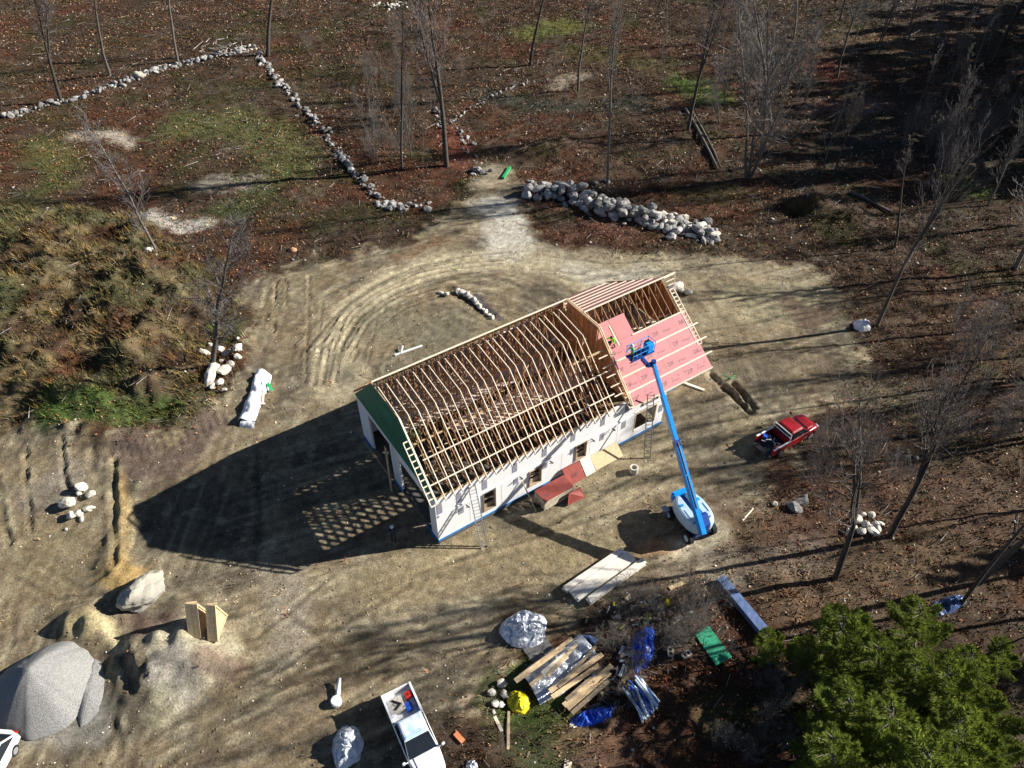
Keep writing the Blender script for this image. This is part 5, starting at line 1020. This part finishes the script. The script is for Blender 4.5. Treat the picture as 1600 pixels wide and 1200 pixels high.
thicket(34, (955,930,1095,1035), 1.4, 3.2, ['twiggy'], 'leafless shrub of the brush tangle above the pipe bundle', 'leafless shrubs of the brush tangle', 'shrub', .35)
thicket(10, (930,1050,985,1110), .9, 1.6, ['twiggy'], 'leafless twig clump in front of the lumber heap', 'twig clumps by the lumber heap', 'shrub', .4)
thicket(14, (430,20,720,140), 2.5, 5, ['sapling','twiggy'], 'small bare sapling in the rust brown field at the top', 'saplings in the top brown field')
thicket(18, (1120,1020,1260,1190), 1.2, 2.6, ['twiggy'], 'leafless shrub in the dark undergrowth left of the evergreen', 'shrubs left of the evergreen', 'shrub', .3)
# trees beyond the right edge whose shadows cross the yard
def shade_tree(u, v, dist, h, kind, label, group, girth=1.0):
    """a tree whose trunk shadow passes the ground point seen at u,v"""
    p = G(u, v); b_ = p+Vector((math.cos(R(SUN_AZ)), math.sin(R(SUN_AZ)), 0))*dist; b_.z = gz(b_.x, b_.y)
    place_tree(kind, b_, b_+Vector((rnd.gauss(0,.03)*h, rnd.gauss(0,.03)*h, h)), label, 'bare tree', group, girth=girth*.68)
OFFL, OFFG = 'bare woodland tree beyond the right edge, seen by its long shadow across the yard', 'bare trees beyond the right edge'
for u, v, q, h, k in [(1200,560,27,19,'forest'),(1120,664,33,22,'pole'),(1100,742,31,21,'forest'),(1100,890,27,15,'pole'),(1000,1010,33,22,'pole'),(850,1120,38,21,'pole'),(1300,600,24,18,'forest2'),(900,300,60,34,'forest'),(760,330,72,38,'forest2'),(1000,310,56,30,'forest'),(1400,640,17,18,'forest'),(1300,470,30,18,'forest'),(300,1150,52,27,'pole')]:
    shade_tree(u, v, q, h, k, OFFL, OFFG, .85)
r4 = random.Random(5)
for i in range(58):
    y = r4.uniform(24, 150); xe = .667*math.hypot(46.4, y)+3; x = xe+r4.random()**1.5*38; b_ = Vector((x, y, gz(x, y))); h = r4.uniform(14, 22)
    if y < 62 and i % 3: continue
    place_tree(r4.choice(['forest','pole','forest2','pole']) if y > 62 else 'pole', b_, b_+Vector((r4.gauss(0,.04)*h, r4.gauss(0,.04)*h, h)), OFFL, 'bare tree', OFFG, girth=.9)
for i in range(34):       # woodland in the upper right, in the frame
    u, v = r4.uniform(1290,1640), r4.uniform(-60,330)
    if 1290 < u < 1420 and 130 < v < 200: continue
    b_ = GG(u, v) if v > -40 else G(u, -40); h = r4.uniform(9, 15)
    place_tree(r4.choice(['forest','forest2','young']), b_, b_+Vector((r4.gauss(0,.05)*h, r4.gauss(0,.05)*h, h)), 'bare woodland tree standing among many in the dark upper right corner', 'bare tree', 'bare trees of the upper right woods', girth=.7)

# ------------------------------------------------------------------ numpy meshes: evergreens, ground cover
def raw(name, V, F, C, m, parent=None, loc=None, k=3):
    me_ = bpy.data.meshes.new(name); me_.vertices.add(len(V)); me_.vertices.foreach_set('co', V.astype(np.float32).ravel())
    me_.loops.add(F.size); me_.loops.foreach_set('vertex_index', F.astype(np.int32).ravel()); me_.polygons.add(len(F)); me_.polygons.foreach_set('loop_start', np.arange(len(F))*k); me_.polygons.foreach_set('loop_total', np.full(len(F), k)); me_.update()
    c = me_.color_attributes.new('Col', 'FLOAT_COLOR', 'POINT'); c.data.foreach_set('color', np.hstack([C, np.ones((len(C),1))]).astype(np.float32).ravel()); me_.materials.append(m)
    return me_
rg = np.random.default_rng(4)
def conifer(seed, Hh=10.0, Rr=1.9, ns=30000):
    g = np.random.default_rng(seed); r = random.Random(seed); tb = MB(); tb.tube([(0,0,-.2),(.03,.02,Hh*.5),(0,0,Hh)], [.17,.10,.015], 8, cap=False); br = []
    for i in range(62):
        f = r.random()**.8; z = Hh*(.08+.9*f); a = r.uniform(0,6.283); L_ = Rr*(1-f)**.7*r.uniform(.6,1.2)+.25; up = .35+.7*f
        p0 = np.array((0,0,z)); p1 = p0+np.array((math.cos(a)*L_, math.sin(a)*L_, L_*up-.1*L_*L_*.3)); br.append((p0, p1, L_)); tb.tube([p0, (p0+p1)/2+np.array((0,0,.06*L_)), p1], [.035,.022,.008], 4, cap=False)
    w = np.array([b[2]**1.3 for b in br]); bi = g.choice(len(br), ns, p=w/w.sum()); s = g.random(ns)**.45
    p0 = np.array([b[0] for b in br])[bi]; p1 = np.array([b[1] for b in br])[bi]; LL = np.array([b[2] for b in br])[bi][:, None]
    d = (p1-p0)/np.linalg.norm(p1-p0, axis=1)[:, None]; side = np.stack([-d[:,1], d[:,0], np.zeros(ns)], 1); side /= np.linalg.norm(side, axis=1)[:, None]
    wd = (g.random((ns,1))-.5)*2*(.30*LL*(1.1-s[:, None])+.08)
    c = p0+(p1-p0)*s[:, None]+side*wd+np.stack([np.zeros(ns), np.zeros(ns), g.normal(0,.05,ns)-.22*np.abs(wd[:,0])], 1)
    dirv = d*.8+side*np.sign(wd)*.8+g.normal(0,.35,(ns,3)); dirv /= np.linalg.norm(dirv, axis=1)[:, None]
    ln = g.uniform(.08,.20,(ns,1)); sv = np.cross(dirv, g.normal(0,1,(ns,3))*.35+np.array((0,0,1.0))); sv /= np.linalg.norm(sv, axis=1)[:, None]; sv *= ln*.15
    V = np.stack([c-sv, c+sv, c+dirv*ln], 1).reshape(-1,3); F = np.arange(ns*3).reshape(-1,3)
    base_ = np.array([(.15,.20,.03),(.22,.28,.04),(.28,.31,.06)])[g.choice(3, ns, p=[.4,.4,.2])]*g.uniform(.7,1.3,(ns,1)); C = np.repeat(base_, 3, 0)
    return tb.mesh('trunk', BARK, True), raw('crown', V, F, C, NEED)
CON = [conifer(2), conifer(6, 10, 1.6), conifer(9, 10, 2.1, 33000)]
def evergreen(b_, top, label, k, girth=1.0, group=None, name='evergreen_tree'):
    d = Vector(top)-Vector(b_); t = link(name, None); t.location = b_; t.rotation_mode = 'QUATERNION'; t.rotation_quaternion = d.to_track_quat('Z','Y') @ Matrix.Rotation(rnd.uniform(0,6.28), 4, 'Z').to_quaternion()
    s = d.length/10; t.scale = (s*girth, s*girth, s); tag(t, label, 'evergreen tree', group); link('trunk', CON[k][0], t); link('crown', CON[k][1], t)
for u, v, u2, v2, k, gth, lb in [(1225,1080,1198,988,1,1.05,'smallest evergreen, leftmost of the green clump at the lower right'),(1310,1170,1318,962,2,1.0,'evergreen with its tip just right of the blue beam in the lower right clump'),(1385,1200,1372,1010,0,1.15,'middle evergreen of the lower right green clump'),(1405,1130,1440,945,2,.95,'evergreen with the highest tip in the lower right green clump'),(1480,1260,1480,1050,2,1.1,'evergreen cut by the bottom edge in the lower right clump'),(1540,1120,1568,1000,1,.8,'thin yellowish evergreen at the right end of the green clump'),(1330,1290,1330,1090,2,1.1,'evergreen at the bottom edge under the middle of the green clump'),(1345,1120,1352,985,1,1.0,'slim evergreen between the two tallest tips of the lower right clump'),(1270,1120,1262,1000,0,.9,'evergreen second from the left in the lower right clump'),(1430,1240,1432,1040,0,1.0,'evergreen near the bottom edge right of the middle of the clump'),(1510,1180,1520,1020,1,1.0,'evergreen on the right flank of the lower right clump'),(1400,1350,1395,1105,1,.9,'evergreen low in the clump, straight below its middle'),(1510,1350,1500,1125,2,.8,'evergreen low in the clump on its right side'),(1310,1400,1300,1150,0,.7,'evergreen touching the bottom edge at the left of the clump'),(1460,1450,1450,1175,2,.8,'evergreen touching the bottom edge at the right of the clump')]:
    v = v2+(v-v2)*.45; u = u2+(u-u2)*.45; b_ = GG(u, v); evergreen(b_, ray_at_y(u2, v2, b_.y), lb, k, gth*1.75)
for i, (x, y, h) in enumerate([(78,88,19),(86,97,20),(95,108,21),(98,122,22),(110,132,22),(102,92,20),(118,118,22),(56,34,14),(60,27,15),(75,96,19),(77,104,20),(80,111,21),(84,119,22),(90,128,22),(88,104,20),(92,114,22),(100,134,22),(96,126,20),(104,142,22),(76,92,24),(79,98,25),(83,104,25),(87,110,25),(92,118,26),(97,126,26),(102,134,26),(108,142,26),(114,150,26),(90,100,25),(96,112,26),(74,86,22)]):
    b_ = Vector((x, y, gz(x, y))); evergreen(b_, b_+Vector((0,0,h)), 'tall evergreen beyond the right edge, seen by the shade it casts', i % 3, 1.05, 'evergreens beyond the right edge')

def gl(A, x, y):          # bilinear lookup in the ground grid
    i = np.clip(np.searchsorted(ax, x)-1, 0, nx-2); j = np.clip(np.searchsorted(ay, y)-1, 0, ny-2); fx = np.clip((x-ax[i])/(ax[i+1]-ax[i]), 0, 1); fy = np.clip((y-ay[j])/(ay[j+1]-ay[j]), 0, 1)
    if A.ndim > 1: fx, fy = fx[:, None], fy[:, None]
    k = j*nx+i; return (A[k]*(1-fx)+A[k+1]*fx)*(1-fy)+(A[k+nx]*(1-fx)+A[k+nx+1]*fx)*fy
def sample(n, margin=4):
    x = rg.uniform(-112, 112, n*2); y = rg.uniform(13, 152, n*2); ok = np.abs(x) < .667*np.hypot(46.4, y)+margin; return x[ok][:n], y[ok][:n]
def house_mask(x, y):
    a, b_ = (x-HO[0])*UX[0]+(y-HO[1])*UX[1], (x-HO[0])*UY[0]+(y-HO[1])*UY[1]; return (a > -.4) & (a < 25.2) & (b_ > -.4) & (b_ < 12.6)
# dead grass, ferns and brush
x, y = sample(78000); S_ = region(x, y, SITE, 1.2); bz_ = region(x, y, BUSH, 1.5); keep = (rg.random(len(x)) > S_*.985) & (fbm(x, y, 3, 3, 201) > .32) & ~house_mask(x, y); x, y, bz_ = x[keep], y[keep], bz_[keep]
nb_ = 9; N_ = len(x); col = gl(GC, x, y)*rg.uniform(.75,1.75,(N_,1)); tint = np.array([(1,1,1),(1.5,1.15,.8),(1.35,.75,.55),(.85,1.1,.6),(1.5,1.4,1.25)])[rg.choice(5, N_, p=[.48,.22,.12,.08,.1])]; tint = np.where((bz_ > .5)[:, None], np.maximum(tint, np.array((1,.95,.6))[None])*np.array((1,1.06,.9)), tint); col *= tint
cx, cy = np.repeat(x, nb_)+rg.normal(0,.16,N_*nb_), np.repeat(y, nb_)+rg.normal(0,.16,N_*nb_); M_ = N_*nb_; cz = gl(GZf, cx, cy)-.03
hh = np.repeat(rg.uniform(.12,.42,N_)*(1+1.1*bz_), nb_)*rg.uniform(.5,1.2,M_); an = rg.uniform(0,6.283,M_); ou = hh*rg.uniform(.2,1.3,M_); ww = rg.uniform(.018,.05,M_)
P0 = np.stack([cx-np.sin(an)*ww, cy+np.cos(an)*ww, cz], 1); P1 = np.stack([cx+np.sin(an)*ww, cy-np.cos(an)*ww, cz], 1); P2 = np.stack([cx+np.cos(an)*ou, cy+np.sin(an)*ou, cz+hh], 1)
V = np.stack([P0,P1,P2], 1).reshape(-1,3); C = np.repeat(np.clip(np.repeat(col, nb_, 0)*rg.uniform(.7,1.35,(M_,1)), 0, .8), 3, 0)
tag(link('dead_brush', raw('dead_brush', V, np.arange(M_*3).reshape(-1,3), C, LEAFM)), 'brown dead grass, fern and brush covering the woods and fields', 'ground cover', kind='stuff')
# fallen leaves
x, y = sample(150000); S_ = region(x, y, SITE, 2.5); dn_ = fbm(x, y, 4, 3, 211)+np.where((x > 10) & (y < 75), .22, 0); keep = (rg.random(len(x)) > S_*.975) & (rg.random(len(x)) < sm(.3,.62,dn_)) & ~house_mask(x, y); x, y = x[keep], y[keep]
N_ = len(x); z = gl(GZf, x, y)+rg.uniform(.02,.10,N_); an = rg.uniform(0,6.283,N_); s_ = rg.uniform(.035,.085,N_)*(1+y/160); t1 = rg.normal(0,.5,N_); t2 = rg.normal(0,.5,N_)
ux, uy = np.cos(an)*s_, np.sin(an)*s_; A = np.stack([ux,uy,t1*s_], 1); B = np.stack([-uy*.7,ux*.7,t2*s_], 1); c = np.stack([x,y,z], 1)
V = np.stack([c-A,c+B,c+A,c-B], 1).reshape(-1,3); pal = np.array([(.22,.09,.04),(.30,.17,.09),(.16,.07,.05),(.42,.32,.22),(.60,.52,.42),(.07,.045,.03)]); C = np.repeat(pal[rg.choice(6, N_, p=[.30,.26,.23,.08,.015,.115])]*rg.uniform(.6,1.3,(N_,1)), 4, 0)
tag(link('fallen_leaves', raw('fallen_leaves', V, np.arange(N_*4).reshape(-1,4), C, LEAFM, k=4)), 'rust and brown fallen leaves littering the ground', 'fallen leaves', kind='stuff')
# pebbles and clods
ov = np.array([(1,0,0),(-1,0,0),(0,1,0),(0,-1,0),(0,0,1),(0,0,-1)]); of = np.array([(0,2,4),(2,1,4),(1,3,4),(3,0,4),(2,0,5),(1,2,5),(3,1,5),(0,3,5)])
def chunks(n, name, label, cat, onsite, s0, s1, pal, pw):
    x, y = sample(n); S_ = region(x, y, SITE, 1.5); keep = ((rg.random(len(x)) < (S_*.97+.03 if onsite else 1-S_)) & (fbm(x, y, 2, 3, 221) > .42)) & ~house_mask(x, y); x, y = x[keep], y[keep]; N_ = len(x)
    s_ = (s0+(s1-s0)*rg.random(N_)**pw); sc = s_[:, None]*rg.uniform(.6,1.2,(N_,3))*np.array((1,1,.65)); an = rg.uniform(0,6.283,N_)
    lv = ov[None]*sc[:, None, :]*rg.uniform(.8,1.2,(N_,6,1)); rx = lv[...,0]*np.cos(an)[:,None]-lv[...,1]*np.sin(an)[:,None]; ry = lv[...,0]*np.sin(an)[:,None]+lv[...,1]*np.cos(an)[:,None]
    V = np.stack([rx+x[:,None], ry+y[:,None], lv[...,2]+(gl(GZf,x,y)+s_*.15)[:,None]], 2).reshape(-1,3); F = (of[None]+np.arange(N_)[:,None,None]*6).reshape(-1,3)
    C = np.repeat(np.array(pal)[rg.integers(0,len(pal),N_)]*rg.uniform(.7,1.2,(N_,1)), 6, 0); tag(link(name, raw(name, V, F, C, LEAFM)), label, cat, kind='stuff')
chunks(34000, 'pebbles', 'pale pebbles and small stones strewn on the bare dirt', 'pebbles', True, .018, .10, [(.62,.57,.45),(.45,.40,.30),(.75,.72,.66)], 5)
chunks(60000, 'dirt_clods', 'brown clods of soil scattered over the bare dirt', 'soil clods', True, .02, .10, [(.17,.135,.09),(.12,.095,.065),(.26,.21,.13)], 3)
chunks(3500, 'woodland_stones', 'small grey stones scattered in the woods', 'stones', False, .05, .25, [(.42,.40,.36),(.55,.5,.45),(.3,.28,.25)], 4)
# sticks
x, y = sample(5000); S_ = region(x, y, SITE, 1.5); keep = (rg.random(len(x)) > S_*.98) & ~house_mask(x, y); x, y = x[keep], y[keep]; N_ = len(x)
an = rg.uniform(0,6.283,N_); L_ = .25+1.7*rg.random(N_)**2; w = rg.uniform(.012,.04,N_); c = np.stack([x,y,gl(GZf,x,y)+rg.uniform(.05,.22,N_)], 1); d = np.stack([np.cos(an)*L_/2,np.sin(an)*L_/2,rg.normal(0,.08,N_)*L_], 1); sd_ = np.stack([-np.sin(an)*w,np.cos(an)*w,np.zeros(N_)], 1); up = np.stack([np.zeros(N_)]*2+[w*1.5], 1)
V = np.stack([c-d-sd_,c-d+sd_,c-d+up,c+d-sd_*.5,c+d+sd_*.5,c+d+up*.5], 1).reshape(-1,3); tf = np.array([(0,1,4),(0,4,3),(1,2,5),(1,5,4),(2,0,3),(2,3,5)]); F = (tf[None]+np.arange(N_)[:,None,None]*6).reshape(-1,3)
C = np.repeat(np.array([(.30,.27,.24),(.20,.18,.16),(.42,.38,.34)])[rg.integers(0,3,N_)]*rg.uniform(.6,1.1,(N_,1)), 6, 0)
tag(link('dead_sticks', raw('dead_sticks', V, F, C, LEAFM)), 'dead sticks and twigs lying in the woods', 'sticks', kind='stuff')
